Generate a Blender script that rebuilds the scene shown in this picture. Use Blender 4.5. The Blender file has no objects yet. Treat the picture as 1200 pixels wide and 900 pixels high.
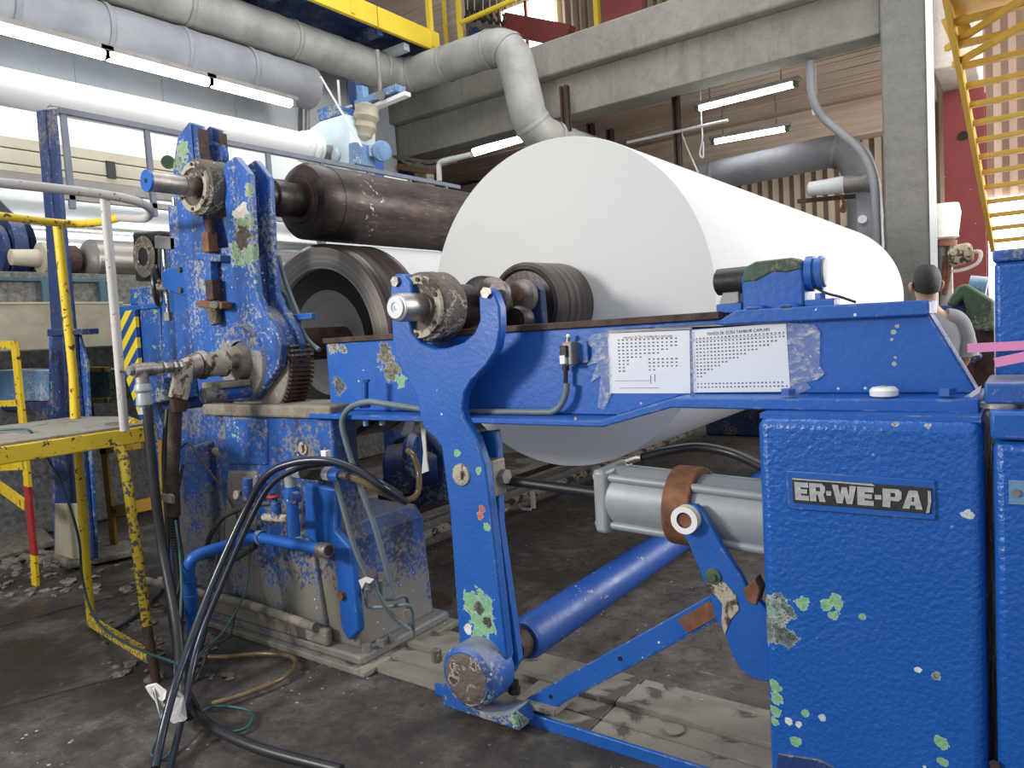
import bpy, bmesh, math, random
from mathutils import Vector, Matrix
random.seed(7)
R = math.radians
SC = bpy.context.scene
COL = SC.collection

# ------------------------------------------------------------------ camera
CAM_H = 1.45
AX = Vector((0.81009322, -0.00824145, -0.58624317))   # world X seen from the camera (right, down, forward)
AY = Vector((0.5830089, -0.09449091, 0.80695235))
AZ = Vector((-0.06204511, -0.99549161, -0.0717416))
FPX = 854.0
cam_data = bpy.data.cameras.new('camera')
cam = bpy.data.objects.new('camera', cam_data)
COL.objects.link(cam)
def c2w(v): return Vector((AX.dot(v), AY.dot(v), AZ.dot(v)))
_r, _u, _b = c2w(Vector((1, 0, 0))), c2w(Vector((0, -1, 0))), c2w(Vector((0, 0, -1)))
cam.matrix_world = Matrix(((_r.x, _u.x, _b.x, 0), (_r.y, _u.y, _b.y, 0), (_r.z, _u.z, _b.z, CAM_H), (0, 0, 0, 1)))
cam_data.sensor_width = 36.0
cam_data.lens = FPX / 1200 * 36.0
cam_data.clip_start = 0.05
cam_data.clip_end = 200
SC.camera = cam

# ------------------------------------------------------------------ world, lights, exposure
SC.view_settings.view_transform = 'Standard'
SC.view_settings.look = 'None'
SC.view_settings.gamma = 1.0
SC.view_settings.use_curve_mapping = False
SC.view_settings.exposure = 0.0
w = bpy.data.worlds.new('world'); SC.world = w; w.use_nodes = True
bg = w.node_tree.nodes['Background']
bg.inputs['Color'].default_value = (0.93, 0.96, 1.0, 1)
bg.inputs['Strength'].default_value = 0.80

def area(name, loc, target, sx, sy, power, col=(1, 1, 1)):
    d = bpy.data.lights.new(name, 'AREA'); d.shape = 'RECTANGLE'; d.size = sx; d.size_y = sy
    d.energy = power; d.color = col
    o = bpy.data.objects.new(name, d); COL.objects.link(o)
    o.location = loc
    o.rotation_euler = (Vector(target) - Vector(loc)).to_track_quat('-Z', 'Y').to_euler()
    return o
area('hall_lamp_light', (-3.7, -1.5, 2.5), (-1.6, 2.4, 0.9), .8, .6, 150, (1.0, 0.98, 0.95))
area('overhead_fill', (-4.0, 4.5, 8.2), (-3.5, 4.5, 0), 6, 5, 330, (0.95, 0.98, 1.0))  # unseen area lamp added overhead to light the whole hall
area('doorway_daylight', (4.2, 8.4, 4.2), (-1.2, 7.6, 1.8), 4, 3.5, 620, (1.0, 0.98, 0.94))

def at(u, v, x=None, y=None, z=None):
    """world point seen at photo pixel (u, v) on the plane x=, y= or z="""
    d = c2w(Vector(((u - 600) / FPX, (v - 450) / FPX, 1)))
    if x is not None: t = x / d.x
    elif y is not None: t = y / d.y
    else: t = (z - CAM_H) / d.z
    return Vector((0, 0, CAM_H)) + d * t

# ------------------------------------------------------------------ materials
class NT:
    def __init__(s, name):
        s.m = bpy.data.materials.new(name); s.m.use_nodes = True
        s.t = s.m.node_tree; s.b = s.t.nodes['Principled BSDF']
        s.o = s.t.nodes['Material Output']; s.tc = s.n('ShaderNodeTexCoord')
        s.geo = s.n('ShaderNodeNewGeometry')
        s.obj = s.tc.outputs['Object']; s.pos = s.geo.outputs['Position']
    def n(s, k): return s.t.nodes.new(k)
    def put(s, sock, v):
        if v is None: return
        if hasattr(v, 'is_linked') or hasattr(v, 'links'): s.t.links.new(v, sock)
        else:
            if sock.type == 'RGBA' and len(v) == 3: v = (*v, 1)
            sock.default_value = v
    def scale(s, vec, k):
        n = s.n('ShaderNodeMapping'); s.put(n.inputs['Vector'], vec); n.inputs['Scale'].default_value = k
        return n.outputs[0]
    def noise(s, sc, det=4, ro=.55, vec=None, dist=0):
        n = s.n('ShaderNodeTexNoise'); s.put(n.inputs['Vector'], vec if vec is not None else s.obj)
        n.inputs['Scale'].default_value = sc; n.inputs['Detail'].default_value = det
        n.inputs['Roughness'].default_value = ro; n.inputs['Distortion'].default_value = dist
        return n.outputs['Fac']
    def voro(s, sc, vec=None, feat='F1'):
        n = s.n('ShaderNodeTexVoronoi'); s.put(n.inputs['Vector'], vec if vec is not None else s.obj)
        n.inputs['Scale'].default_value = sc; n.feature = feat
        return n.outputs['Distance']
    def step(s, v, a, b):
        n = s.n('ShaderNodeMapRange'); s.put(n.inputs[0], v)
        n.inputs[1].default_value = a; n.inputs[2].default_value = b
        n.clamp = True
        return n.outputs[0]
    def math(s, op, a, b=0.0):
        n = s.n('ShaderNodeMath'); n.operation = op; s.put(n.inputs[0], a); s.put(n.inputs[1], b)
        return n.outputs[0]
    def mix(s, f, a, b):
        n = s.n('ShaderNodeMix'); n.data_type = 'RGBA'
        s.put(n.inputs['Factor'], f); s.put(n.inputs[6], a); s.put(n.inputs[7], b)
        return n.outputs[2]
    def fmix(s, f, a, b):
        n = s.n('ShaderNodeMix'); n.data_type = 'FLOAT'
        s.put(n.inputs['Factor'], f); s.put(n.inputs[2], a); s.put(n.inputs[3], b)
        return n.outputs[0]
    def bump(s, h, st=.3, d=.01, base=None):
        n = s.n('ShaderNodeBump'); n.inputs['Strength'].default_value = st; n.inputs['Distance'].default_value = d
        s.put(n.inputs['Height'], h)
        if base is not None: s.put(n.inputs['Normal'], base)
        return n.outputs[0]
    def dist(s, p):
        n = s.n('ShaderNodeVectorMath'); n.operation = 'DISTANCE'; s.put(n.inputs[0], s.pos); n.inputs[1].default_value = p
        return n.outputs['Value']
    def sep(s, v):
        n = s.n('ShaderNodeSeparateXYZ'); s.put(n.inputs[0], v); return n.outputs
    def comb(s, x, y, z):
        n = s.n('ShaderNodeCombineXYZ')
        for i, v in enumerate((x, y, z)): s.put(n.inputs[i], v)
        return n.outputs[0]
    def done(s, col=None, rough=None, metal=None, nrm=None, spec=None):
        b = s.b.inputs
        if col is not None: s.put(b['Base Color'], col)
        if rough is not None: s.put(b['Roughness'], rough)
        if metal is not None: s.put(b['Metallic'], metal)
        if nrm is not None: s.put(b['Normal'], nrm)
        if spec is not None: s.put(b['Specular IOR Level'], spec)
        return s.m

def paint(name, base, rough=.38, chip=.66, cs=5, ccol=(.27, .46, .27), core=(.16, .15, .13), dust=0., dcol=(.2, .18, .14),
          speck=.5, bump=.12, bsc=55, spots=(), dark=.75, dsc=3, lowdust=None, edge_t=.52, ecol=(.38, .42, .34)):
    """chipped oil paint: base colour, primer chips with a bare core, white specks, dust"""
    s = NT(name)
    big = s.noise(2.2, 4)
    c = s.mix(s.step(big, .3, .72), tuple(k * dark for k in base), base)
    if dust > 0:
        dn = s.noise(dsc, 7, .68)
        kf = s.math('ADD', s.math('MULTIPLY', s.math('SUBTRACT', dn, .5), 1.5), dust * .42 - .26)
        if lowdust:
            z = s.sep(s.pos)[2]
            kf = s.math('ADD', kf, s.math('MULTIPLY', s.step(z, lowdust[1], lowdust[0]), .26))
        fine = s.noise(48, 3, .7)
        m = s.step(s.math('ADD', fine, kf), .46, .62)
        gr = s.noise(2.6, 6, .7, s.scale(s.obj, (1.6, 1.6, .6)))
        c = s.mix(s.math('MULTIPLY', s.step(gr, .47, .62), min(.9, dust * 1.6)), c, (.022, .022, .025))
        up = s.step(s.sep(s.geo.outputs['Normal'])[2], .5, .9)
        m = s.math('MAXIMUM', m, s.math('MULTIPLY', up, s.math('MULTIPLY', s.step(dn, .25, .5), .9)))
        c = s.mix(s.math('MULTIPLY', m, .9), c, dcol)
    if speck > 0:
        v = s.voro(26); sm = s.math('MULTIPLY', s.step(v, .13, .09), s.step(s.noise(3.5, 2), .62 - speck * .2, .64 - speck * .2))
        sm = s.math('MULTIPLY', sm, s.step(s.noise(31, 0), .5, .53))
        c = s.mix(sm, c, (.62, .68, .72))
    cn = s.noise(cs, 6, .62, dist=.4)
    cm = s.step(cn, chip, chip + .006); ci = s.step(cn, chip + .03, chip + .045)
    cc = s.mix(ci, ccol, core)
    c = s.mix(cm, c, cc)
    edge = cm
    wob = s.noise(34, 5, .65)
    for p, r, col in spots:
        d = s.math('ADD', s.dist(p), s.math('MULTIPLY', s.math('SUBTRACT', wob, .5), r * 3.0))
        k = s.step(d, r, r * .95)
        rim = s.step(d, r * 1.1, r * 1.04)
        c = s.mix(rim, c, tuple(min(1, q * .6 + .3) for q in col)); c = s.mix(k, c, s.mix(s.step(s.noise(70, 3, .7), .4, .56), tuple(q * (.35 if max(col) < .36 else .8) for q in col), col))
        edge = s.math('MAXIMUM', edge, rim)
    bv = s.n('ShaderNodeBevel'); bv.samples = 2; bv.inputs['Radius'].default_value = .006
    dp = s.n('ShaderNodeVectorMath'); dp.operation = 'DOT_PRODUCT'
    s.put(dp.inputs[0], bv.outputs[0]); s.put(dp.inputs[1], s.geo.outputs['Normal'])
    ew = s.math('MULTIPLY', s.step(dp.outputs['Value'], .97, .9), s.step(s.noise(16, 6, .7), edge_t, edge_t + .03))
    c = s.mix(ew, c, s.mix(s.step(s.noise(30, 3), .45, .5), ecol, core))
    edge = s.math('MAXIMUM', edge, ew)
    h = s.noise(bsc, 3, .5)
    nb = s.bump(h, bump, .012)
    nb = s.bump(s.math('SUBTRACT', 1.0, edge), .25, .003, nb)
    return s.done(c, s.fmix(edge, s.fmix(s.step(s.noise(7, 3), .35, .7), rough, rough + .18), .7), 0.0, nb)

def plain(name, a, b=None, rough=.5, metal=0., sc=6, bump=.1, bsc=40, det=5, stretch=None, spec=None):
    s = NT(name)
    vec = s.scale(s.obj, stretch) if stretch else s.obj
    b = b or tuple(k * .7 for k in a)
    c = s.mix(s.step(s.noise(sc, det, .6, vec), .3, .7), b, a)
    r = s.fmix(s.noise(sc * 1.7, 3, .5, vec), max(0, rough - .08), min(1, rough + .1))
    return s.done(c, r, metal, s.bump(s.noise(bsc, 3, .5, vec), bump, .008), spec)

def emit(name, col, st):
    s = NT(name)
    s.put(s.b.inputs['Emission Color'], col); s.b.inputs['Emission Strength'].default_value = st
    return s.done(col, .5)

BLUE = (.010, .103, .42)
GREEN = (.22, .45, .24)
def sp(u, v, y, r, col=GREEN): p = at(u, v, y=y); return ((p.x, p.y, p.z), r, col)
M = {}
M['blue'] = paint('blue_paint', BLUE, chip=.74, cs=5, speck=.35, dark=.85)
GREY = (.33, .33, .27); WHT = (.7, .72, .7)
M['blue_arm'] = paint('blue_arm_paint', BLUE, chip=.77, cs=6, speck=.2, dark=.85,
    spots=[sp(562, 712, 2.06, .058), sp(566, 733, 2.06, .05), sp(560, 745, 2.06, .03), sp(553, 703, 2.06, .035), sp(562, 712, 2.06, .024, (.12, .13, .1)), sp(571, 730, 2.06, .02, (.1, .1, .09)),
           sp(549, 738, 2.06, .02, WHT), sp(536, 531, 2.06, .013), sp(561, 551, 2.06, .013), sp(571, 618, 2.06, .017), sp(562, 604, 2.06, .016, (.5, .13, .08)), sp(564, 597, 2.06, .012, (.5, .13, .08)),
           sp(463, 428, 2.1, .02, GREY)])
M['blue_beam'] = paint('blue_beam_paint', BLUE, chip=.78, cs=5, speck=.3, dark=.88,
    spots=[sp(452, 420, 2.22, .042, (.17, .17, .1)), sp(459, 434, 2.22, .045, (.2, .19, .12)), sp(450, 410, 2.22, .03, (.15, .15, .1)), sp(470, 447, 2.22, .028), sp(397, 452, 2.22, .035, (.1, .11, .11)), sp(390, 408, 2.22, .028, GREY), sp(402, 408, 2.22, .02, GREY),
           sp(1051, 382, 2.22, .005, (.45, .43, .3)), sp(1047, 389, 2.22, .006, (.45, .43, .3)), sp(1045, 398, 2.22, .004, (.4, .38, .3)), sp(1048, 426, 2.22, .006, (.45, .4, .3)), sp(1049, 419, 2.22, .004, (.45, .4, .3))])
M['blue_cabinet'] = paint('hammered_blue_paint', BLUE, rough=.24, chip=.80, cs=7, speck=.1, bump=.38, bsc=75, dark=.9,
    spots=[sp(939, 706, 2, .018), sp(970, 709, 2, .016), sp(980, 706, 2, .017), sp(977, 721, 2, .013), sp(1010, 723, 2, .008), sp(920, 704, 2, .006, WHT), sp(907, 805, 2, .018), sp(909, 818, 2, .017), sp(908, 835, 2, .016), sp(907, 846, 2, .013), sp(945, 836, 2, .009), sp(963, 841, 2, .009, (.5, .55, .55)),
           sp(933, 868, 2, .014), sp(1103, 870, 2, .014), sp(1105, 893, 2, .011), sp(1097, 792, 2, .011, GREY), sp(1076, 785, 2, .007, WHT), sp(1133, 603, 2, .012, (.5, .58, .6)), sp(913, 712, 2, .036, (.16, .2, .18)), sp(905, 735, 2, .045, (.2, .26, .22)), sp(918, 745, 2, .03, (.14, .18, .17)),
           sp(905, 712, 2, .028, (.24, .34, .28)), sp(1048, 495, 2, .01, GREY), sp(1065, 491, 2, .01, GREY), sp(1088, 495, 2, .012, GREY), sp(1026, 492, 2, .009, GREY), sp(925, 846, 2, .009, WHT), sp(935, 848, 2, .008, WHT)])
M['blue_dusty'] = paint('dusty_blue_paint', (.014, .10, .42), rough=.5, chip=.72, cs=6, dust=.5, speck=.5, lowdust=(.2, .75), dcol=(.22, .2, .15))
M['hub_dusty'] = paint('dust_caked_hub_paint', (.014, .1, .4), rough=.6, chip=.66, cs=9, dust=.58, dcol=(.27, .235, .18), dsc=6, lowdust=(1.32, 1.5))
M['blue_worn'] = paint('worn_blue_paint', (.02, .11, .42), rough=.45, chip=.63, cs=9, dust=.42, speck=.7, dcol=(.3, .3, .28))
M['blue_prong'] = paint('battered_blue_paint', (.02, .11, .42), rough=.42, chip=.63, cs=7, dust=.34, speck=.7, ccol=(.25, .36, .2), core=(.28, .22, .17), dcol=(.36, .36, .34),
    spots=[sp(283, 262, 2.11, .06, (.25, .36, .2)), sp(277, 296, 2.11, .055, (.22, .34, .19)), sp(290, 298, 2.11, .05, (.25, .36, .2)), sp(283, 278, 2.11, .055, (.09, .065, .05)), sp(283, 246, 2.11, .035, (.6, .57, .47)), sp(276, 250, 2.11, .025, (.6, .57, .47)), sp(291, 222, 2.11, .03, (.3, .38, .24)), sp(212, 178, 2.11, .05, (.25, .36, .2)), sp(207, 190, 2.11, .04, (.2, .3, .2)), sp(298, 330, 2.11, .012, (.25, .5, .3))])
M['blue_shaft'] = paint('chipped_blue_shaft_paint', (.02, .09, .38), rough=.35, chip=.655, cs=7, ccol=(.4, .45, .42), core=(.25, .4, .26), speck=.8)
M['blue_faded'] = paint('faded_blue_paint', (.018, .05, .18), rough=.5, chip=.72, cs=4, dust=.25, speck=.4)
M['blue_dark'] = paint('dark_blue_paint', (.012, .045, .18), rough=.5, chip=.68, cs=5, dust=.3, speck=.6)
M['blue_pale'] = paint('pale_blue_paint', (.16, .3, .52), rough=.5, chip=.72, cs=4, dust=.2, speck=.2, dcol=(.5, .55, .55))
M['yellow'] = paint('yellow_paint', (.75, .52, .02), rough=.5, chip=.60, cs=30, ccol=(.2, .08, .03), core=(.06, .03, .02), speck=0, dark=.85)
M['yellow_worn'] = paint('worn_yellow_paint', (.75, .53, .03), rough=.5, chip=.52, cs=46, ccol=(.13, .1, .09), core=(.1, .08, .08), speck=0, dark=.85)
M['ochre'] = paint('ochre_paint', (.36, .2, .02), rough=.6, chip=.6, cs=9, ccol=(.1, .05, .03), core=(.05, .03, .02), speck=0)
M['red'] = paint('red_paint', (.36, .03, .025), rough=.5, chip=.68, cs=9, ccol=(.4, .3, .25), core=(.1, .05, .04), speck=.3)
M['red_steel'] = paint('red_column_paint', (.26, .05, .048), rough=.55, chip=.76, cs=2, ccol=(.4, .25, .2), core=(.3, .12, .1), speck=.1)
M['whitepipe'] = paint('white_pipe_paint', (.5, .47, .45), rough=.5, chip=.63, cs=34, ccol=(.2, .11, .08), core=(.1, .06, .04), speck=0)
M['stair_yellow'] = paint('stair_yellow_paint', (.62, .38, .05), rough=.5, chip=.75, cs=5, ccol=(.4, .3, .2), speck=0)
M['bright_yellow'] = paint('bright_yellow_paint', (.8, .58, .04), rough=.5, chip=.8, cs=5, speck=0, dark=.9)
M['green_worn'] = paint('worn_green_paint', (.06, .12, .06), rough=.55, chip=.6, cs=9, ccol=(.14, .17, .12), core=(.08, .07, .06), dust=.3)
M['steel'] = plain('bright_steel', (.62, .6, .57), (.42, .4, .38), .25, 1., 9, .05)
M['steel_shaft'] = plain('handled_steel', (.5, .48, .45), (.28, .26, .24), .38, .9, 9, .1)
M['steel_brushed'] = plain('brushed_roll_steel', (.36, .33, .29), (.2, .18, .16), .42, .8, 5, .05, stretch=(8, .3, 8))
M['steel_worn'] = plain('worn_steel', (.45, .41, .37), (.13, .1, .08), .42, .8, 9, .3)
M['steel_roll'] = plain('polished_roll_steel', (.7, .69, .66), (.5, .49, .46), .22, 1., 3, .03, stretch=(6, .4, 6))
M['spool_steel'] = plain('brown_spool_steel', (.085, .06, .052), (.035, .024, .02), .33, .55, 12, .12, 60, stretch=(1, .5, 1))
def mk_spool():
    s = NT('scratched_brown_spool'); y = s.sep(s.pos)[1]
    c = s.mix(s.step(s.noise(14, 6, .7, s.scale(s.obj, (1, .35, 1))), .35, .68), (.03, .021, .018), (.105, .075, .064))
    c = s.mix(s.math('MULTIPLY', s.step(s.noise(60, 3, .6, s.scale(s.obj, (1, .12, 1))), .6, .66), .5), c, (.22, .17, .15))
    band = s.step(s.math('ABSOLUTE', s.math('SUBTRACT', y, 3.02)), .09, .02)
    c = s.mix(s.math('MULTIPLY', band, s.step(s.noise(26, 5, .7), .6, .63)), c, (.6, .56, .52))
    head = s.step(y, 2.93, 2.9)
    c = s.mix(s.math('MULTIPLY', head, .55), c, (.03, .02, .018))
    return s.done(c, s.fmix(s.noise(8), .28, .5), .45, s.bump(s.noise(60, 4, .6, s.scale(s.obj, (1, .3, 1))), .12, .008))
M['spool_steel'] = mk_spool()
M['spool_dark'] = plain('dark_spool_steel', (.06, .045, .04), (.02, .016, .015), .4, .5, 9, .2)
M['rust'] = plain('rusty_steel', (.27, .12, .055), (.11, .05, .03), .75, .2, 22, .5)
M['rust_dark'] = plain('dark_rusty_steel', (.1, .055, .04), (.035, .022, .018), .7, .3, 18, .6)
M['grease'] = paint('grease_caked_iron', (.17, .14, .11), rough=.75, chip=.56, cs=15, ccol=(.36, .32, .26), core=(.06, .045, .035), speck=.4, bump=.9, bsc=45, dark=.5, edge_t=.5)
M['caked'] = paint('paper_dust_caked_iron', (.52, .46, .36), rough=.75, chip=.52, cs=13, ccol=(.17, .115, .075), core=(.06, .042, .032), speck=.4, bump=.8, bsc=45, dark=.6, edge_t=.6)
M['galv'] = plain('grey_cylinder_paint', (.33, .355, .365), (.26, .28, .29), .42, .1, 5, .05)
M['duct'] = plain('dented_aluminium_cladding', (.42, .41, .38), (.27, .265, .25), .6, .1, 3, .9, 2.2)
M['duct_dark'] = plain('dusty_duct_cladding', (.32, .325, .345), (.2, .205, .23), .65, .1, 2, .5, 2)
M['rubber'] = plain('black_rubber', (.022, .023, .027), (.012, .012, .014), .38, 0, 6, .08)
M['rubber_blue'] = plain('blue_black_rubber', (.016, .022, .04), (.012, .015, .025), .28, 0, 6, .05)
M['rubber_dusty'] = plain('dusty_black_rubber', (.06, .055, .05), (.02, .02, .02), .6, 0, 14, .2)
M['hose_grey'] = plain('grey_plastic_conduit', (.14, .18, .2), (.1, .13, .15), .5, 0, 9, .1)
M['hose_brown'] = plain('braided_brown_hose', (.13, .09, .07), (.05, .035, .03), .5, .3, 14, .5, 120)
M['hose_olive'] = plain('translucent_olive_hose', (.22, .15, .07), (.1, .075, .04), .25, .1, 6, .1)
M['cable_green'] = plain('green_cable', (.03, .1, .1), (.02, .06, .06), .45)
M['black'] = plain('black_iron', (.03, .028, .027), (.012, .012, .012), .45, .3, 9, .2)
M['white_plastic'] = plain('white_plastic', (.8, .8, .8), (.75, .75, .75), .35)
M['ptape'] = plain('torn_white_paper', (.72, .7, .68), (.5, .48, .46), .85)
M['cream'] = plain('cream_enamel', (.55, .5, .38), (.45, .4, .3), .5, 0, 2, .1)
M['cream_dirty'] = plain('dirty_cream_enamel', (.5, .46, .34), (.28, .25, .18), .6, 0, 4, .2)
M['hood'] = plain('grey_hood_panel', (.62, .65, .67), (.52, .56, .6), .5, .1, 1, .05)
M['white_panel'] = plain('white_enamel', (.88, .89, .88), (.82, .84, .84), .4, 0, 2, .03)
M['pale_case'] = plain('pale_gear_case', (.68, .78, .8), (.5, .62, .66), .5, 0, 5, .2)
M['teal'] = plain('teal_grey_steel', (.08, .17, .2), (.05, .1, .12), .55, .2, 6, .2)
M['smear'] = plain('splashed_grey_steel', (.25, .25, .24), (.09, .08, .075), .65, .2, 26, .6, 60)
M['debris'] = plain('paper_sludge', (.24, .21, .17), (.07, .058, .048), .85, 0, 22, .8)
M['skin'] = plain('skin', (.46, .27, .19), (.42, .24, .17), .5, 0, 8, .05)
M['hair'] = plain('black_hair', (.018, .014, .012), (.01, .008, .007), .55, 0, 60, .6, 160)
M['shirt'] = plain('grey_cotton', (.27, .27, .28), (.24, .24, .25), .85, 0, 20, .2, 90)
M['trousers'] = plain('dark_trousers', (.03, .035, .05), (.02, .025, .04), .85)
M['pink'] = plain('pink_plastic', (.75, .28, .5), (.68, .24, .45), .35)
M['lens_glass'] = plain('frosted_lamp_glass', (.75, .77, .78), (.65, .67, .7), .2)
M['tin'] = plain('weathered_tin', (.3, .28, .26), (.2, .19, .18), .5, .5)
M['dark_void'] = plain('grimy_dark_steel', (.04, .037, .035), (.02, .018, .017), .7, .1, 7, .4)
M['insul'] = plain('white_insulation', (.75, .74, .72), (.6, .58, .55), .7, 0, 6, .3)
M['disc_steel'] = plain('dull_brown_steel', (.24, .2, .18), (.12, .095, .085), .5, .3, 20, .3)
M['rail_grey'] = plain('grey_blue_rail_paint', (.2, .22, .28), (.13, .14, .18), .5)
M['slab_dust'] = plain('dust_covered_casting', (.3, .27, .21), (.12, .105, .085), .8, 0, 12, .7, 40)
M['tube_light'] = emit('fluorescent_tube', (.95, .98, 1.0), 16)
M['window_glow'] = emit('sunlit_translucent_pane', (1.0, .96, .88), 5)

def mk_paper(name, c1, c2, rings):
    s = NT(name)
    p = s.sep(s.pos)
    if rings:
        r = s.math('SQRT', s.math('ADD', s.math('POWER', s.math('SUBTRACT', p[0], -1.93), 2), s.math('POWER', s.math('SUBTRACT', p[2], 1.565), 2)))
        nz = s.noise(38, 4, .7, s.comb(r, 0, 0))
    else:
        nz = s.noise(3.2, 5, .7, s.comb(0, p[1], 0))
    c = s.mix(s.step(nz, .35, .7), c2, c1)
    return s.done(c, .8, 0, s.bump(nz, .02, .003), .2)
M['paper_face'] = mk_paper('paper_roll_end', (.71, .70, .675), (.695, .685, .66), True)
M['paper_side'] = mk_paper('paper_roll_side', (.80, .785, .78), (.78, .76, .755), False)
M['paper_web'] = plain('paper_web', (.8, .82, .82), (.74, .77, .78), .8, 0, 3, .04)
def mk_radial(name, cx, cz, a, b, rough, metal, sc, bmp=.05):
    s = NT(name); p = s.sep(s.pos)
    r = s.math('SQRT', s.math('ADD', s.math('POWER', s.math('SUBTRACT', p[0], cx), 2), s.math('POWER', s.math('SUBTRACT', p[2], cz), 2)))
    nz = s.noise(sc, 5, .7, s.comb(r, s.math('MULTIPLY', p[1], 1.0), 0))
    return s.done(s.mix(s.step(nz, .35, .65), b, a), rough, metal, s.bump(nz, bmp, .004))
M['drum_face'] = mk_radial('turned_drum_face', -3.285, 1.45, (.42, .38, .31), (.2, .17, .14), .4, .3, 32)
M['drum_dark'] = mk_radial('dark_drum_ring', -3.285, 1.45, (.06, .045, .04), (.03, .024, .02), .35, .5, 40)
M['drum_dish'] = mk_radial('polished_drum_dish', -3.285, 1.45, (.66, .63, .55), (.55, .52, .45), .4, .2, 24)
M['drum_side'] = mk_radial('streaked_drum_rim', -3.285, 1.45, (.13, .1, .09), (.03, .022, .02), .3, .6, 28)
M['core_side'] = mk_radial('turned_core', -1.93, 1.565, (.2, .17, .155), (.06, .045, .04), .35, .6, 34)

def mk_floor():
    s = NT('stained_concrete_floor')
    n1 = s.noise(.8, 8, .65, s.pos); n2 = s.noise(5, 8, .7, s.pos); n3 = s.noise(60, 4, .7, s.pos)
    c = s.mix(s.step(n1, .32, .68), (.032, .027, .024), (.125, .108, .096))
    c = s.mix(s.math('MULTIPLY', s.step(n2, .5, .7), .75), c, (.2, .175, .15))
    c = s.mix(s.math('MULTIPLY', s.step(n2, .42, .28), .7), c, (.025, .021, .019))
    c = s.mix(s.math('MULTIPLY', s.step(n3, .62, .7), .35), c, (.35, .33, .3))
    n4 = s.noise(13, 8, .75, s.pos, .6)
    c = s.mix(s.math('MULTIPLY', s.step(n4, .5, .36), .75), c, (.02, .017, .015))
    c = s.mix(s.math('MULTIPLY', s.step(n4, .6, .7), .55), c, (.26, .235, .205))
    fl = s.voro(22, s.pos); fm = s.math('MULTIPLY', s.step(fl, .16, .1), s.step(s.noise(1.7, 4, .6, s.pos), .52, .6))
    c = s.mix(fm, c, (.5, .48, .45))
    p = s.sep(s.pos)
    oil = s.math('MULTIPLY', s.step(p[1], 2.6, 1.9), s.step(s.noise(1.3, 7, .72, s.pos), .42, .56))
    c = s.mix(s.math('MULTIPLY', oil, .8), c, (.022, .018, .015))
    stk = s.noise(4, 6, .75, s.scale(s.pos, (.5, 2.2, 1)))
    c = s.mix(s.math('MULTIPLY', s.step(stk, .64, .7), .5), c, (.33, .31, .28))
    wet = s.math('MULTIPLY', s.step(s.noise(1.3, 4, .6, s.pos), .4, .55), s.step(p[0], -3.6, -4.4))
    c = s.mix(s.math('MULTIPLY', wet, .6), c, (.03, .022, .018))
    return s.done(c, s.fmix(wet, .72, .12), 0, s.bump(s.math('ADD', n2, s.math('MULTIPLY', n3, .3)), s.fmix(wet, .5, .1) if False else .4, .02))
M['floor'] = mk_floor()
def mk_concrete(name, a, b, stain=.5, scale=1.):
    s = NT(name)
    n1 = s.noise(.9 * scale, 8, .65); n2 = s.noise(7 * scale, 8, .75)
    st = s.noise(2.5 * scale, 6, .7, s.scale(s.obj, (3, 3, .35)))
    c = s.mix(s.step(n1, .3, .7), b, a)
    c = s.mix(s.math('MULTIPLY', s.step(n2, .45, .75), .5), c, tuple(k * .55 for k in b))
    c = s.mix(s.math('MULTIPLY', s.step(st, .55, .75), stain), c, tuple(k * .5 for k in b))
    return s.done(c, .85, 0, s.bump(n2, .6, .03))
M['concrete'] = mk_concrete('rough_concrete', (.31, .295, .25), (.21, .198, .17))
M['concrete_col'] = mk_concrete('smooth_concrete', (.24, .235, .215), (.18, .176, .165), .45)
M['concrete_pale'] = mk_concrete('daylit_concrete', (.66, .62, .55), (.55, .5, .44), .3)  # concrete painted pale for the daylight falling on the cross beam
M['concrete_dark'] = mk_concrete('splashed_concrete', (.17, .16, .15), (.08, .075, .07), .5, 2)
M['boards'] = plain('board_marked_concrete', (.5, .39, .31), (.34, .26, .2), .8, 0, 3, .4, 20, stretch=(.35, 6, 6))
M['base_plate'] = paint('dusty_steel_plate', (.27, .245, .2), rough=.8, chip=.57, cs=5, ccol=(.16, .14, .115), core=(.075, .065, .055), speck=.6, bump=.4, bsc=30, dark=.6, edge_t=.45, ecol=(.05, .05, .05))
M['tin_sheet'] = plain('sunlit_corrugated_sheet', (.42, .34, .25), (.3, .23, .17), .6, .1, 2, .1, stretch=(2, 2, .2))

def mk_hazard():
    s = NT('hazard_stripes'); p = s.sep(s.pos)
    k = s.math('FRACT', s.math('MULTIPLY', s.math('SUBTRACT', s.math('MULTIPLY', p[2], 1.25), p[0]), 6.2))
    c = s.mix(s.step(k, .5, .52), (.8, .62, .03), (.02, .07, .25))
    return s.done(c, .45)
M['hazard'] = mk_hazard()

def mk_film():
    s = NT('crinkled_clear_tape')
    t = s.n('ShaderNodeBsdfTransparent'); mx = s.n('ShaderNodeMixShader')
    g = s.noise(22, 6, .7, s.scale(s.obj, (1, 1, 2.2)))
    s.done((.75, .78, .82), .18, 0, s.bump(g, .8, .02))
    s.put(mx.inputs[0], s.math('ADD', .12, s.math('MULTIPLY', s.step(g, .5, .68), .6)))
    s.t.links.new(t.outputs[0], mx.inputs[1]); s.t.links.new(s.b.outputs[0], mx.inputs[2])
    s.t.links.new(mx.outputs[0], s.o.inputs[0])
    return s.m
M['film'] = mk_film()
M['sheet'] = plain('printed_sheet', (.72, .74, .78), (.66, .68, .73), .35, 0, 4, .12, 9)
M['ink'] = plain('black_ink', (.08, .08, .1), (.06, .06, .08), .6)
M['ink_red'] = plain('red_ink', (.5, .22, .25), (.46, .2, .24), .6)
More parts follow.
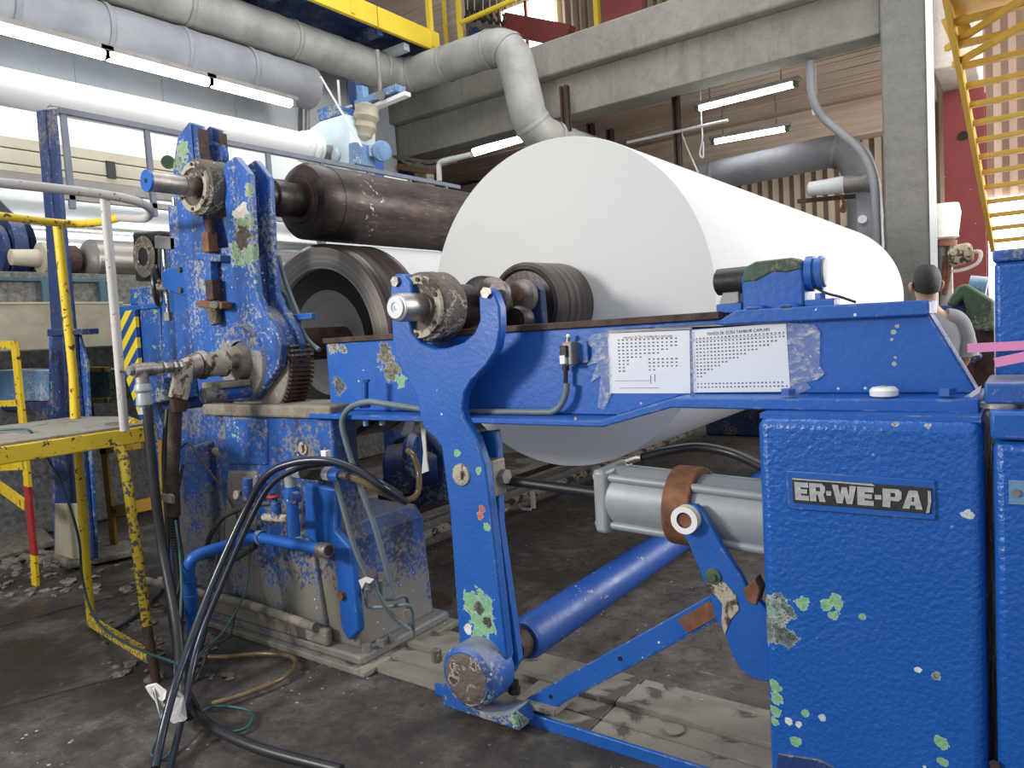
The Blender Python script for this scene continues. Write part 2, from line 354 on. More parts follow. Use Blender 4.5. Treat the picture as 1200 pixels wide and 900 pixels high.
M['plate_black'] = plain('worn_black_plate', (.035, .037, .042), (.02, .02, .025), .5, .2, 8, .3)
M['plate_letter'] = plain('bare_aluminium_letters', (.55, .55, .53), (.36, .36, .35), .45, .3, 14, .4)

# ------------------------------------------------------------------ mesh building
def cat(pts, sub=6, closed=False):
    """Catmull-Rom through points"""
    P = [Vector(p) for p in pts]
    if len(P) < 3 or sub <= 1: return P
    out = []; n = len(P)
    rng = range(n if closed else n - 1)
    for i in rng:
        if closed: p0, p1, p2, p3 = P[(i - 1) % n], P[i], P[(i + 1) % n], P[(i + 2) % n]
        else: p0, p1, p2, p3 = P[max(i - 1, 0)], P[i], P[i + 1], P[min(i + 2, n - 1)]
        for k in range(sub):
            t = k / sub
            out.append(.5 * ((2 * p1) + (-p0 + p2) * t + (2 * p0 - 5 * p1 + 4 * p2 - p3) * t * t + (-p0 + 3 * p1 - 3 * p2 + p3) * t ** 3))
    if not closed: out.append(P[-1])
    return out

def rounded(pts, r=.05, n=5):
    """polyline with its corners rounded"""
    P = [Vector(p) for p in pts]; out = [P[0]]
    for i in range(1, len(P) - 1):
        a, b, c = P[i - 1], P[i], P[i + 1]
        d1 = (a - b); d2 = (c - b); l = min(r, d1.length * .49, d2.length * .49)
        p, q = b + d1.normalized() * l, b + d2.normalized() * l
        for k in range(n + 1):
            t = k / n; out.append((1 - t) ** 2 * p + 2 * t * (1 - t) * b + t * t * q)
    out.append(P[-1]); return out

class MB:
    def __init__(s): s.bm = bmesh.new()
    def hexa(s, v):
        vs = [s.bm.verts.new(p) for p in v]
        for f in ((3, 2, 1, 0), (4, 5, 6, 7), (0, 1, 5, 4), (1, 2, 6, 5), (2, 3, 7, 6), (3, 0, 4, 7)): s.bm.faces.new([vs[i] for i in f])
        return s
    def box(s, x0, x1, y0, y1, z0, z1):
        return s.hexa([(x0, y0, z0), (x1, y0, z0), (x1, y1, z0), (x0, y1, z0), (x0, y0, z1), (x1, y0, z1), (x1, y1, z1), (x0, y1, z1)])
    def prism(s, poly, y0, y1):
        """poly of (x, z) extruded along Y"""
        a = [s.bm.verts.new((p[0], y0, p[1])) for p in poly]; b = [s.bm.verts.new((p[0], y1, p[1])) for p in poly]
        n = len(poly)
        s.bm.faces.new(a); s.bm.faces.new(b[::-1])
        for i in range(n): s.bm.faces.new((a[(i + 1) % n], a[i], b[i], b[(i + 1) % n]))
        return s
    def extr(s, pts, d):
        """planar polygon of points extruded by vector d"""
        d = Vector(d); a = [s.bm.verts.new(p) for p in pts]; b = [s.bm.verts.new(Vector(p) + d) for p in pts]; n = len(a)
        s.bm.faces.new(a[::-1]); s.bm.faces.new(b)
        for i in range(n): s.bm.faces.new((a[i], a[(i + 1) % n], b[(i + 1) % n], b[i]))
        return s
    def lathe(s, prof, o, ax, seg=40, caps=True):
        o = Vector(o); ax = Vector(ax).normalized()
        u = ax.orthogonal().normalized(); v = ax.cross(u)
        rings = []
        for t, r in prof:
            if r < 1e-5: rings.append([s.bm.verts.new(o + ax * t)]); continue
            rings.append([s.bm.verts.new(o + ax * t + (u * math.cos(2 * math.pi * k / seg) + v * math.sin(2 * math.pi * k / seg)) * r) for k in range(seg)])
        for a, b in zip(rings, rings[1:]):
            if len(a) == 1 and len(b) == 1: continue
            for k in range(seg):
                j = (k + 1) % seg
                if len(a) == 1: s.bm.faces.new((a[0], b[k], b[j])) if False else s.bm.faces.new((a[0], b[j], b[k]))
                elif len(b) == 1: s.bm.faces.new((a[k], a[j], b[0]))
                else: s.bm.faces.new((a[k], a[j], b[j], b[k]))
        if caps:
            if len(rings[0]) > 1: s.bm.faces.new(rings[0][::-1])
            if len(rings[-1]) > 1: s.bm.faces.new(rings[-1])
        return s
    def cyl(s, a, b, r, r2=None, seg=20):
        a = Vector(a); b = Vector(b); return s.lathe([(0, r), ((b - a).length, r if r2 is None else r2)], a, b - a, seg)
    def tube(s, pts, r, seg=10, closed=False):
        P = [Vector(p) for p in pts]; n = len(P)
        T = []
        for i in range(n):
            a = P[(i - 1) % n] if closed else P[max(i - 1, 0)]; b = P[(i + 1) % n] if closed else P[min(i + 1, n - 1)]
            d = b - a; T.append(d.normalized() if d.length > 1e-9 else Vector((0, 0, 1)))
        u = T[0].orthogonal().normalized(); rings = []
        for i in range(n):
            u = (u - T[i] * u.dot(T[i])); u = u.normalized() if u.length > 1e-6 else T[i].orthogonal().normalized()
            v = T[i].cross(u); rr = r[i] if isinstance(r, (list, tuple)) else r
            rings.append([s.bm.verts.new(P[i] + (u * math.cos(2 * math.pi * k / seg) + v * math.sin(2 * math.pi * k / seg)) * rr) for k in range(seg)])
        for i in range(n if closed else n - 1):
            a, b = rings[i], rings[(i + 1) % n]
            if closed and i == n - 1:
                k0 = min(range(seg), key=lambda k: (b[k].co - a[0].co).length); b = b[k0:] + b[:k0]
            for k in range(seg): s.bm.faces.new((a[k], a[(k + 1) % seg], b[(k + 1) % seg], b[k]))
        if not closed: s.bm.faces.new(rings[0][::-1]); s.bm.faces.new(rings[-1])
        return s
    def hexbolt(s, o, ax, r, h):
        return s.lathe([(0, r), (h, r)], o, ax, 6)
    def bar(s, a, b, w, h, up=(0, 0, 1)):
        """rectangular bar from a to b"""
        a = Vector(a); b = Vector(b); d = (b - a).normalized(); sd = d.cross(Vector(up))
        sd = sd.normalized() if sd.length > 1e-6 else d.orthogonal().normalized(); uu = sd.cross(d)
        q = [(-1, -1), (1, -1), (1, 1), (-1, 1)]
        return s.hexa([p + sd * (w / 2 * i) + uu * (h / 2 * j) for p in (a, b) for i, j in q])
    def loft(s, rings):
        rs = [[s.bm.verts.new(p) for p in r] for r in rings]; n = len(rs[0])
        for a, b in zip(rs, rs[1:]):
            for k in range(n): s.bm.faces.new((a[k], a[(k + 1) % n], b[(k + 1) % n], b[k]))
        s.bm.faces.new(rs[0][::-1]); s.bm.faces.new(rs[-1]); return s
    def build(s, name, mat, parent=None, bevel=0, angle=35, base=False, seg=2):
        bm = s.bm; bmesh.ops.recalc_face_normals(bm, faces=bm.faces[:])
        xs = [v.co.copy() for v in bm.verts]
        lo = Vector([min(p[i] for p in xs) for i in range(3)]); hi = Vector([max(p[i] for p in xs) for i in range(3)])
        o = Vector(((lo.x + hi.x) / 2, (lo.y + hi.y) / 2, lo.z))
        bmesh.ops.translate(bm, verts=bm.verts[:], vec=-o)
        me = bpy.data.meshes.new(name); bm.to_mesh(me); bm.free()
        me.shade_smooth(); me.set_sharp_from_angle(angle=R(angle))
        me.materials.append(M[mat] if isinstance(mat, str) else mat)
        ob = bpy.data.objects.new(name, me); COL.objects.link(ob)
        if parent is not None:
            ob.parent = parent; ob.location = o - WLOC[parent.name]
        else: ob.location = o
        WLOC[ob.name] = o
        if bevel:
            b = ob.modifiers.new('bevel', 'BEVEL'); b.width = bevel; b.segments = seg; b.limit_method = 'ANGLE'; b.angle_limit = R(40)
            b.harden_normals = False
        return ob
WLOC = {}

def thing(name, label, cat_, loc, group=None):
    o = bpy.data.objects.new(name, None); COL.objects.link(o); o.location = loc; o.empty_display_size = .1
    WLOC[o.name] = Vector(loc)
    return tag(o, label, cat_, group)
def tag(o, label, cat_, group=None):
    o['label'] = label; o['category'] = cat_
    if group: o['group'] = group
    return o
def struct(mb, name, mat, parent=None, **k):
    o = mb.build(name, mat, parent, **k)
    if parent is None: o['kind'] = 'structure'
    return o
def solo(mb, name, mat, label, cat_, group=None, **k): return tag(mb.build(name, mat, None, **k), label, cat_, group)
def poly(pts, y): return [(lambda p: (p.x, p.z))(at(u, v, y=y)) for u, v in pts]
def copy_tree(o, shift, label=None, group=None):
    c = o.copy(); COL.objects.link(c); c.location = o.location + Vector(shift)
    if label: c['label'] = label
    if group: c['group'] = group
    for ch in list(o.children):
        d = ch.copy(); COL.objects.link(d); d.parent = c
        for g in list(ch.children):
            e = g.copy(); COL.objects.link(e); e.parent = d
    return c

# ================================================================== the setting
fl = struct(MB().box(-16, 6, -4, 16, -.2, 0), 'floor', 'floor')
# long joints between floor slabs are shallow raised seams of mortar
sm = MB()
for a, b in (((-40, 838), (175, 788)), ((-40, 742), (150, 696))):
    p, q = at(*a, z=.002), at(*b, z=.002)
    sm.tube([p, p.lerp(q, .3) + Vector((.02, .015, 0)), p.lerp(q, .7) + Vector((-.02, 0, 0)), q], .006, 6)
struct(sm, 'seam', 'dark_void', fl)

# column and beams of the mezzanine
cc = struct(MB().box(-1.36, -.93, 9.0, 9.45, 0, 8.5), 'column_concrete', 'concrete_col', bevel=.02)
cc['kind'] = 'structure'
struct(MB().box(-.93, -.865, 8.99, 9.01, 0, 8.5).box(-.93, -.92, 9.01, 9.4, 0, 8.5), 'sunlit_angle', 'white_panel', cc)  # white angle whose colour paints in the column's sunlit side
bw = struct(MB().box(-13, -1.36, 9.03, 9.4, 4.41, 4.95), 'beam_concrete', 'concrete', bevel=.015)
struct(MB().box(-13, -1.36, 8.86, 9.6, 4.95, 5.42), 'slab_edge', 'concrete', bw, bevel=.03)
struct(MB().box(-13, -1.3, 12.5, 12.9, 4.12, 4.66), 'beam_rear', 'boards', bevel=.01)
cl = struct(MB().box(-13, -1.3, 9.4, 14.0, 4.72, 4.95), 'ceiling', 'boards')
for k in range(31):
    y0 = 9.42 + k * .1
    bd = struct(MB().box(-9.5, -1.3, y0, y0 + .088, 4.655 + random.uniform(-.006, .006), 4.73), 'board', 'boards', cl)
hb = struct(MB().extr([(-.93, 9.5, 4.02), (-.93, 9.5, 8.5), (-.52, 9.5, 8.5), (-.52, 9.5, 4.02)], (0, 1.3, 0)), 'beam_cross', 'concrete_pale', bevel=.02)

# corrugated back wall
def corrugated(mb, x0, x1, z0, z1, y, pitch=.19, amp=.03):
    n = int((x1 - x0) / pitch * 4); rows = []
    for zz in (z0, z1):
        rows.append([mb.bm.verts.new((x0 + (x1 - x0) * k / n, y + amp * math.cos(k * math.pi / 2), zz)) for k in range(n + 1)])
    for k in range(n): mb.bm.faces.new((rows[0][k], rows[0][k + 1], rows[1][k + 1], rows[1][k]))
    return mb
struct(corrugated(MB(), -13, -1.0, .0, 9, 14.0), 'wall_back', 'tin_sheet', angle=60)
M['tin_warm'] = plain('rusty_pink_corrugated_sheet', (.5, .36, .27), (.36, .23, .17), .6, .1, 2, .1, stretch=(2, 2, .2))
struct(corrugated(MB(), -1.0, 4.5, 3.0, 9, 13.4), 'wall_right', 'tin_warm', angle=60)
struct(MB().box(-1.0, 4.5, 13.3, 13.36, 0.0, 3.0), 'window_1', 'window_glow')
struct(MB().box(-16, -13, 13.9, 14, 0, 9), 'wall_left', 'concrete_dark')
struct(MB().box(-16, -11.5, -4, 14, 0, 9).box(-11.5, -11.4, -4, 14, 0, 9), 'wall_side', 'concrete_dark')
rf = struct(MB().box(-16, -4.4, 9.2, 14, 8.9, 9.0), 'ceiling_high', 'tin')
struct(MB().box(-16, -8.2, -4, 9.2, 8.9, 9.0), 'ceiling_side', 'tin')
# high sunlit window seen past the bend of the pipe
wn = struct(MB().box(-9.7, -8.35, 13.82, 13.88, 6.9, 8.6), 'window_2', 'window_glow')
struct(MB().box(-9.75, -8.3, 13.76, 13.82, 6.84, 6.92).box(-9.05, -8.99, 13.76, 13.82, 6.9, 8.6), 'window_frame', 'red_steel', wn)
p = at(612, 195, y=13.9)
struct(MB().box(-13, -1.0, 13.7, 13.9, 0, 2.9), 'wall_lower', 'concrete_dark')

# red steel column and girder behind the concrete column
rc = thing('steel_column', 'dark red steel column with a round bolt hole behind yellow stair', 'column', (-.72, 10.6, 0))
MB().box(-.92, -.5, 10.5, 10.54, 0, 4.0).build('flange', 'red_steel', rc)
MB().box(-.73, -.69, 10.54, 10.9, 0, 4.0).build('web', 'red_steel', rc)
MB().box(-.92, -.5, 10.9, 10.94, 0, 4.0).build('flange', 'red_steel', rc)
c0 = at(1129, 159, y=10.49)
MB().cyl(c0, c0 + Vector((0, .012, 0)), .055).build('bolt_hole', 'black', rc)

# red girder beneath the high window
rg = thing('red_girder', 'red painted steel trestle under the bright high window', 'girder', at(620, 60, y=11))
a, b = at(592, 28, y=11), at(650, 42, y=11)
MB().bar(a, b + Vector((.3, 0, -.1)), .2, .34).build('beam', 'red_steel', rg)
MB().bar(at(600, 30, y=11), at(596, 56, y=11), .14, .16, (1, 0, 0)).build('leg', 'red_steel', rg)
MB().bar(at(600, 30, y=11), at(612, 56, y=11), .1, .12, (1, 0, 0)).build('brace', 'red_steel', rg)
rp = solo(MB().box(at(705, 0, y=11).x, at(752, 0, y=11).x, 11, 11.1, 5.4, 7.6), 'steel_screen', 'red_steel', 'red steel panel standing on the mezzanine edge', 'panel')
solo(MB().box(at(698, 0, y=11).x, at(703, 0, y=11).x, 10.9, 11.0, 5.4, 8), 'marker_post', 'bright_yellow', 'thin yellow post beside the red panel on the mezzanine', 'post')
# ------------------------------------------------------------------ fluorescent lamps
def lamp(name, a, b, label, group, rad=.028, hood=None, hang=None, tubes=1):
    a = Vector(a); b = Vector(b); t = thing(name, label, 'lamp', (a + b) / 2, group)
    d = (b - a).normalized(); sd = d.cross(Vector((0, 0, 1))).normalized()
    up = Vector((0, 0, .055))
    MB().bar(a + up - d * .08, b + up + d * .08, .11, .05).build('housing', 'tin', t, bevel=.006)
    for k in range(tubes):
        off = sd * (k - (tubes - 1) / 2) * .07
        tb = MB().cyl(a + off, b + off, rad, seg=14).build('tube', 'tube_light', t)
    for e, s_ in ((a, -1), (b, 1)):
        MB().bar(e + d * s_ * .0, e + d * s_ * .05, .09, .07).build('end_cap', 'green_worn' if hang else 'tin', t)
    if hang:
        for f in (.12, .88):
            p = a.lerp(b, f) + Vector((0, 0, .08)); MB().bar(p, Vector((p.x, p.y, hang)), .03, .012, (1, 0, 0)).build('hanger', 'tin', t)
    return t
zl = 4.27
la, lb = at(820, 127, z=zl), at(930, 99, z=zl)
lamp('fluorescent_lamp', la, lb, 'lit tube lamp hung nearest the concrete column under the boarded ceiling', 'tube lamps under the mezzanine', .036, hang=4.66)
lamp('fluorescent_lamp', at(838, 166, z=4.15), at(920, 151, z=4.15), 'lit tube lamp below and behind, lower of the two near the wall duct', 'tube lamps under the mezzanine', .04, hang=4.66)
p1 = at(556, 178, y=9.9); p2 = at(612, 161, y=9.9)
lamp('fluorescent_lamp', p1, p2, 'lit tube lamp half hidden behind the top left of the paper roll', 'tube lamps under the mezzanine', .07, hang=4.66)
ys = [at(u, v, x=-7.0) for u, v in ((-30, 24), (0, 32), (121, 63), (126, 65), (243, 95), (248, 96), (340, 120))]
for (a, b, lab) in ((Vector((-7, .9, 4.24)), ys[2], 'lit tube lamp under the hood, nearest of the row of three'),
                    (ys[3], ys[4], 'lit tube lamp under the hood, middle of the row of three'),
                    (ys[5], ys[6], 'lit tube lamp under the hood, farthest of the row of three')):
    a = Vector((-7, a.y, 4.24)); b = Vector((-7, b.y, 4.24))
    lamp('fluorescent_lamp', a, b, lab, 'tube lamps under the hood', .05)

# unlit pale blue trough lamp by the duct elbow
t = thing('trough_lamp', 'unlit pale blue trough lamp hanging below the duct elbow', 'lamp', at(447, 112, y=6.2))
a, b = at(421, 124, y=6.2), at(470, 104, y=6.2)
MB().bar(a, b, .16, .08).build('trough', 'blue_pale', t, bevel=.01)
MB().bar(a + Vector((.12, 0, -.08)), b + Vector((.1, 0, -.08)), .1, .05).build('reflector', 'white_panel', t, bevel=.01)
MB().cyl(at(446, 112, y=6.1) + Vector((0, 0, -.02)), at(446, 112, y=6.1) + Vector((0, 0, .5)), .025).build('hanger', 'tin', t)
MB().cyl(at(446, 112, y=6.08), at(446, 112, y=6.14), .05).build('clamp', 'tin', t)

# ------------------------------------------------------------------ ducts
def duct(name, pts, r, mat, label, bands=(), rr=.5):
    P = rounded(pts, rr, 10); t = thing(name, label, 'pipe', P[0])
    # dense points so that the cladding can dent
    Q = []
    for a, b in zip(P, P[1:]):
        n = max(1, int((b - a).length / .12))
        for k in range(n): Q.append(a.lerp(b, k / n))
    Q.append(P[-1])
    rad = [r * (1 + .022 * math.sin(i * 1.9) * math.sin(i * .37)) for i in range(len(Q))]
    MB().tube(Q, rad, 28).build('cladding', mat, t, angle=80)
    for f in bands:
        i = min(len(Q) - 2, int(f * (len(Q) - 1))); d = (Q[i + 1] - Q[i]).normalized()
        MB().lathe([(-.03, r * 1.03), (-.02, r * 1.05), (.02, r * 1.05), (.03, r * 1.03)], Q[i], d, 28, False).build('band', mat, t, angle=80)
    return t
duct('clad_duct', [(-7.74, .5, 5.30), (-7.74, 8.35, 5.36), (-5.72, 8.35, 5.33), (-5.48, 8.35, 4.12), (-5.35, 8.9, 4.0), (-5.3, 9.9, 3.98)], .245, 'duct',
     'dented grey clad duct that bends twice and drops behind the paper roll', [.2, .3, .4, .5, .58, .63, .68, .72, .82, .9], .36)
duct('pale_duct', [(-5.28, 9.92, 3.98), (-5.2, 13.6, 4.0)], .17, 'insul', 'pale pipe running away under the boarded ceiling behind the roll', [.3, .6], .1)
duct('straight_duct', [(-7.8, .3, 4.77), (-7.8, 6.6, 4.82)], .27, 'duct_dark', 'wide grey duct with upright straps above the hood lamps', [.45, .58, .72, .86], .2)
duct('wall_duct', [(-6.5, 11.6, 3.66), (-2.15, 11.6, 3.78), (-2.0, 11.6, 3.1), (-2.0, 11.6, 1.5)], .23, 'duct_dark', 'bluish grey duct along the back wall turning down by the column', [.3, .55, .75], .4)
# white bent drain pipe by the column
t = thing('bent_pipe', 'pale blue grey pipe bent outwards down the concrete column', 'pipe', at(1030, 330, y=9.2))
P = rounded([at(949, 72, y=9.2), at(952, 128, y=9.2), at(1024, 188, y=9.1), at(1030, 340, y=9.1)], .35, 8)
MB().tube(P, .047, 16).build('pipe', 'duct_dark', t)
MB().bar(at(953, 74, y=9.3), at(955, 135, y=9.3), .05, .05, (1, 0, 0)).build('bracket', 'insul', t)
# round lamp housing beside it
t = thing('bulkhead_lamp', 'frosted tubular bulkhead lamp on a bracket left of the column', 'lamp', at(975, 218, y=9.6))
a, b, c = at(946, 222, y=9.6), at(990, 216, y=9.6), at(1014, 213, y=9.6)
MB().lathe([(0, .03), (.015, .07), (.03, .085), ((b - a).length - .02, .1), ((b - a).length, .09)], a, b - a, 24).build('lens', 'lens_glass', t)
MB().lathe([(0, .1), (.06, .11), (.2, .1), (.26, .13), (.32, .12)], b, c - b, 24).build('socket', 'tin', t)
MB().bar(at(935, 236, y=9.75), at(1012, 229, y=9.75), .05, .05).build('bracket', 'rust_dark', t)
t = thing('wall_switch', 'rusty switch box with a small round dial beside the bent pipe', 'switch', at(1010, 258, y=9.7))
MB().box(at(1003, 250, y=9.7).x, at(1030, 250, y=9.7).x, 9.7, 9.85, 2.0, 3.0).build('box', 'duct_dark', t, bevel=.01)
p = at(1011, 257, y=9.69); MB().cyl(p, p + Vector((0, -.03, 0)), .05).build('dial', 'white_plastic', t)
solo(MB().tube(cat([at(985, 228, y=9.7), at(989, 238, y=9.7), at(986, 246, y=9.7), at(990, 247, y=9.7), at(991, 236, y=9.7)]), .02, 8), 'hook', 'rust', 'rusty steel hook hanging under the bulkhead lamp bracket', 'hook')

# steel hangers and rail at the mezzanine front
def hanger(u, v0, v1, y, lab, w=.09):
    a, b = at(u, v0, y=y), at(u, v1, y=y); t = thing('steel_hanger', lab, 'post', b, 'steel posts behind the roll')
    MB().box(a.x - w, a.x - w + .03, y, y + .1, b.z, a.z).build('flange', 'rust_dark', t)
    MB().box(a.x + w - .03, a.x + w, y, y + .1, b.z, a.z).build('flange', 'rust_dark', t)
    MB().box(a.x - w, a.x + w, y + .04, y + .06, b.z, a.z).build('web', 'rust_dark', t)
hanger(659, 100, 175, 8.75, 'rusty channel post fixed to the concrete beam right of the duct', .055)
hanger(690, 142, 175, 10.4, 'short rusty post under the boarded ceiling, left of the pair', .05)
hanger(713, 151, 185, 10.4, 'short rusty post under the boarded ceiling, right of the pair', .05)
hanger(790, 106, 215, 9.8, 'dark steel post standing behind the roll by the tube lamps', .045)
solo(MB().tube([at(735, 167, y=9.79), at(853, 141, y=9.79)], .022, 8), 'thin_rail', 'insul', 'thin pale rod crossing in front of the dark steel post', 'rod')
solo(MB().tube(cat([at(797, 152, y=9.9), at(806, 175, y=9.9), at(818, 202, y=9.9)]), .012, 6), 'pull_cord', 'insul', 'pale cord slanting down beside the dark steel post', 'cord')
solo(MB().tube(cat([Vector((at(822, 140, y=9.9).x, 9.9, 4.66)), at(822, 140, y=9.9), at(823, 162, y=9.9), at(820, 180, y=9.9), at(824, 184, y=9.9), at(824, 166, y=9.9)]), .011, 6), 'hanging_loop', 'white_plastic', 'white cord loop hanging below the upper tube lamp', 'cord')

# ------------------------------------------------------------------ high walkway with yellow kick plate
wk = thing('walkway', 'blue high walkway with a broad yellow edge plate at top of picture', 'walkway', (-7.7, 6, 5.7))
MB().box(-8.55, -7.26, 1.0, 8.62, 5.75, 5.82).build('deck', 'blue_dark', wk)
MB().box(-7.26, -7.2, 1.0, 7.35, 5.66, 5.94).build('kick_plate', 'bright_yellow', wk, bevel=.008)
MB().box(-7.26, -7.2, 7.37, 8.62, 5.66, 5.94).build('kick_plate', 'bright_yellow', wk, bevel=.008)
for y in (2.6, 4.2, 5.8, 7.4): MB().box(-8.55, -7.27, y, y + .1, 5.6, 5.75).build('joist', 'blue_faded', wk)
MB().bar((-8.5, 7.9, 5.56), (-7.3, 8.0, 5.6), .12, .1).build('bracket', 'hood', wk)
for y in (8.45, 6.9): MB().bar((-7.22, y, 5.7), (-7.22, y, 7.3), .07, .07, (1, 0, 0)).build('post', 'bright_yellow', wk)
wy = thing('mezzanine_railing', 'yellow railing with slanting top rail left of the red girder', 'railing', at(540, 60, y=9.2))
MB().bar(at(541, 63, y=9.2), at(536, -12, y=9.2), .06, .06, (1, 0, 0)).build('post', 'bright_yellow', wy)
MB().bar(at(524, 63, y=9.5), at(519, -12, y=9.5), .05, .05, (1, 0, 0)).build('post', 'bright_yellow', wy)
MB().tube([at(540, 27, y=9.2), at(604, -1, y=9.2)], .04, 8).build('rail', 'bright_yellow', wy)
struct(MB().box(-11, -7.6, 9.7, 9.8, 5.42, 8.9), 'wall_mezzanine', 'boards')
# chain hoist with hooks
ch = thing('chain_hoist', 'dark hoist trolley hung with chains and hooks above the walkway', 'hoist', at(575, 20, y=9.4))
a = at(548, 26, y=9.4); b = at(592, 36, y=9.4)
MB().extr([at(546, 28, y=9.4), at(552, 22, y=9.4), at(592, 32, y=9.4), at(590, 44, y=9.4), at(575, 48, y=9.4)], (0, .3, 0)).build('trolley', 'tin', ch, bevel=.01)
MB().extr([at(548, 36, y=9.35), at(556, 30, y=9.35), at(570, 40, y=9.35), at(566, 47, y=9.35), at(550, 46, y=9.35)], (0, .1, 0)).build('motor', 'blue_dark', ch, bevel=.02)
for u in (548, 556, 566, 574, 582, 589):
    v = 18 + (u - 548) * .12
    MB().tube([at(u, -8, y=9.3), at(u, v - 6, y=9.3)], .012, 6).build('chain', 'tin', ch)
    MB().tube(cat([at(u, v - 6, y=9.3), at(u + 3, v, y=9.3), at(u, v + 6, y=9.3), at(u - 3, v + 1, y=9.3)], 5), .02, 6).build('hook', 'black', ch)

# ------------------------------------------------------------------ hood wall, white tube, panels, web (dryer side)
hd = struct(MB().box(-8.7, -8.6, -1, 9, 2.2, 5.6), 'wall_hood', 'hood')
for y in range(0, 9): struct(MB().box(-8.6, -8.585, y + .0, y + .97, 3.95, 5.5), 'panel', 'hood', hd, bevel=.004)
wt = thing('white_air_tube', 'glaring white round air tube running under the hood lamps', 'tube', (-6.6, 2, 3.6))
MB().lathe([(0, .145), (6.1, .15)], (-6.6, -.6, 3.60), (0, 1, .006), 32).build('barrel', 'white_panel', wt)
for k, r in ((6.0, .17), (6.08, .19), (6.16, .17)): MB().lathe([(0, r * .9), (.015, r), (.05, r), (.065, r * .9)], (-6.6, -.6 + k, 3.60 + k * .006), (0, 1, 0), 32).build('ring', 'white_panel', wt)
MB().cyl((-6.6, 5.6, 3.63), (-6.6, 6.2, 3.64), .08).build('journal', 'tin', wt)
hp = struct(MB().box(-7.86, -7.8, -1, 8.4, 3.05, 3.92), 'hood_lower', 'white_panel')
hp['kind'] = 'structure'
pb = thing('beam_guard', 'cream painted guard of long boards behind the tall blue post', 'guard', (-7.2, 3.5, 3.04))
for z0, z1 in ((3.305, 3.40), (3.172, 3.295), (3.10, 3.162)):
    MB().box(-7.24, -7.2, .5, 8.2, z0, z1).build('board', 'cream', pb, bevel=.006)
MB().box(-7.3, -7.235, .5, 8.2, 3.04, 3.39).build('backing', 'tin', pb)
MB().box(-7.26, -7.16, .5, 8.2, 3.0, 3.09).build('lower_rail', 'tin', pb)
MB().box(-7.2, -7.18, 3.55, 3.63, 3.15, 3.31).build('hinge', 'black', pb)
solo(MB().extr([(-6.93, 2.72, 2.56), (-8.5, 2.72, 3.55), (-8.5, 8.2, 3.55), (-6.93, 8.2, 2.56)], (.01, 0, .012)), 'paper_web', 'paper_web', 'white paper sheet running down from the hood to the bright roll', 'paper')
# far part of the web, seen over the drum and under the dark spool

# ================================================================== the reel: drum, spools, paper roll
SX, SZ = -1.93, 1.565            # axis of the full roll
DX, DZ = -3.285, 1.45            # axis of the drum
GX = -3.15                       # axis of the gear hub
TX, TZ = -3.30, 2.24             # axis of the waiting spool
RY0, RY1, RR = 3.08, 8.5, .805
roll = thing('paper_roll', 'huge white paper roll wound on a dark spool in the middle', 'paper roll', (SX, 5.5, SZ - RR))
MB().lathe([(0, RR - .002), (.004, RR), (RY1 - RY0, RR)], (SX, RY0, SZ), (0, 1, 0), 160, False).build('wound_paper', 'paper_side', roll, angle=50)
MB().lathe([(0, .2), (0, RR - .002)], (SX, RY0, SZ), (0, 1, 0), 160, False).build('end_face', 'paper_face', roll)
MB().lathe([(0, .2), (0, RR)], (SX, RY1, SZ), (0, 1, 0), 96, False).build('end_face', 'paper_face', roll)
tr = struct if False else None
cs = MB().lathe([(0, .185), (.01, .2), (.3, .205), (.3, .21), (.36, .21)], (SX, 2.79, SZ), (0, 1, 0), 64, False).build('core_shell', 'core_side', roll)
MB().lathe([(0, .055), (.0, .16), (-.012, .17), (0, .186)], (SX, 2.792, SZ), (0, 1, 0), 64, False).build('core_end', 'spool_dark', cs)
MB().lathe([(0, .055), (.42, .055)], (SX, 2.38, SZ), (0, 1, 0), 32).build('journal', 'steel_worn', roll)
MB().lathe([(0, .085), (.004, .092), (.13, .092)], (SX, 2.235, SZ), (0, 1, 0), 40).build('rail_wheel', 'spool_dark', roll)
MB().lathe([(0, .11), (.01, .13), (.06, .13), (.08, .1)], (SX, 2.46, SZ), (0, 1, 0), 40).build('collar', 'black', roll)
sh = MB().lathe([(0, .04), (.006, .052), (.02, .054), (.13, .054), (.135, .05), (.14, .054), (.16, .054), (.165, .045), (.45, .045)], (SX, 1.955, SZ), (0, 1, 0), 40).build('shaft_end', 'steel_shaft', roll)
MB().lathe([(0, .012), (0, .02), (-.004, .02), (-.004, .04), (0, .042)], (SX, 1.954, SZ), (0, 1, 0), 32, False).build('end_ring', 'hood', sh)
MB().lathe([(.0, .022), (.01, .012), (.02, 0)], (SX, 1.952, SZ), (0, 1, 0), 24, False).build('centre_hole', 'black', sh)
def bearing(par, x, z, y, d, mface, mside):
    b = MB().lathe([(0, .1), (0, .118), (.012, .135), (d * .55, .138), (d * .6, .132), (d, .138), (d, .06)], (x, y, z), (0, 1, 0), 56, False).build('bearing_ring', mside, par)
    MB().lathe([(.004, .088), (-.012, .09), (-.014, .118), (0, .122)], (x, y, z), (0, 1, 0), 56, False).build('bearing_cover', mface, b)
    MB().lathe([(.03, .046), (.012, .055), (.002, .089)], (x, y, z), (0, 1, 0), 48, False).build('packing', 'grease', b)
    for k in range(6):
        a = k * math.pi / 3 + .4; MB().hexbolt((x + .105 * math.cos(a), y - .012, z + .105 * math.sin(a)), (0, -1, 0), .009, .008).build('bolt', 'rust_dark', b)
    return b
bearing(roll, SX, SZ, 2.085, .12, 'caked', 'grease')

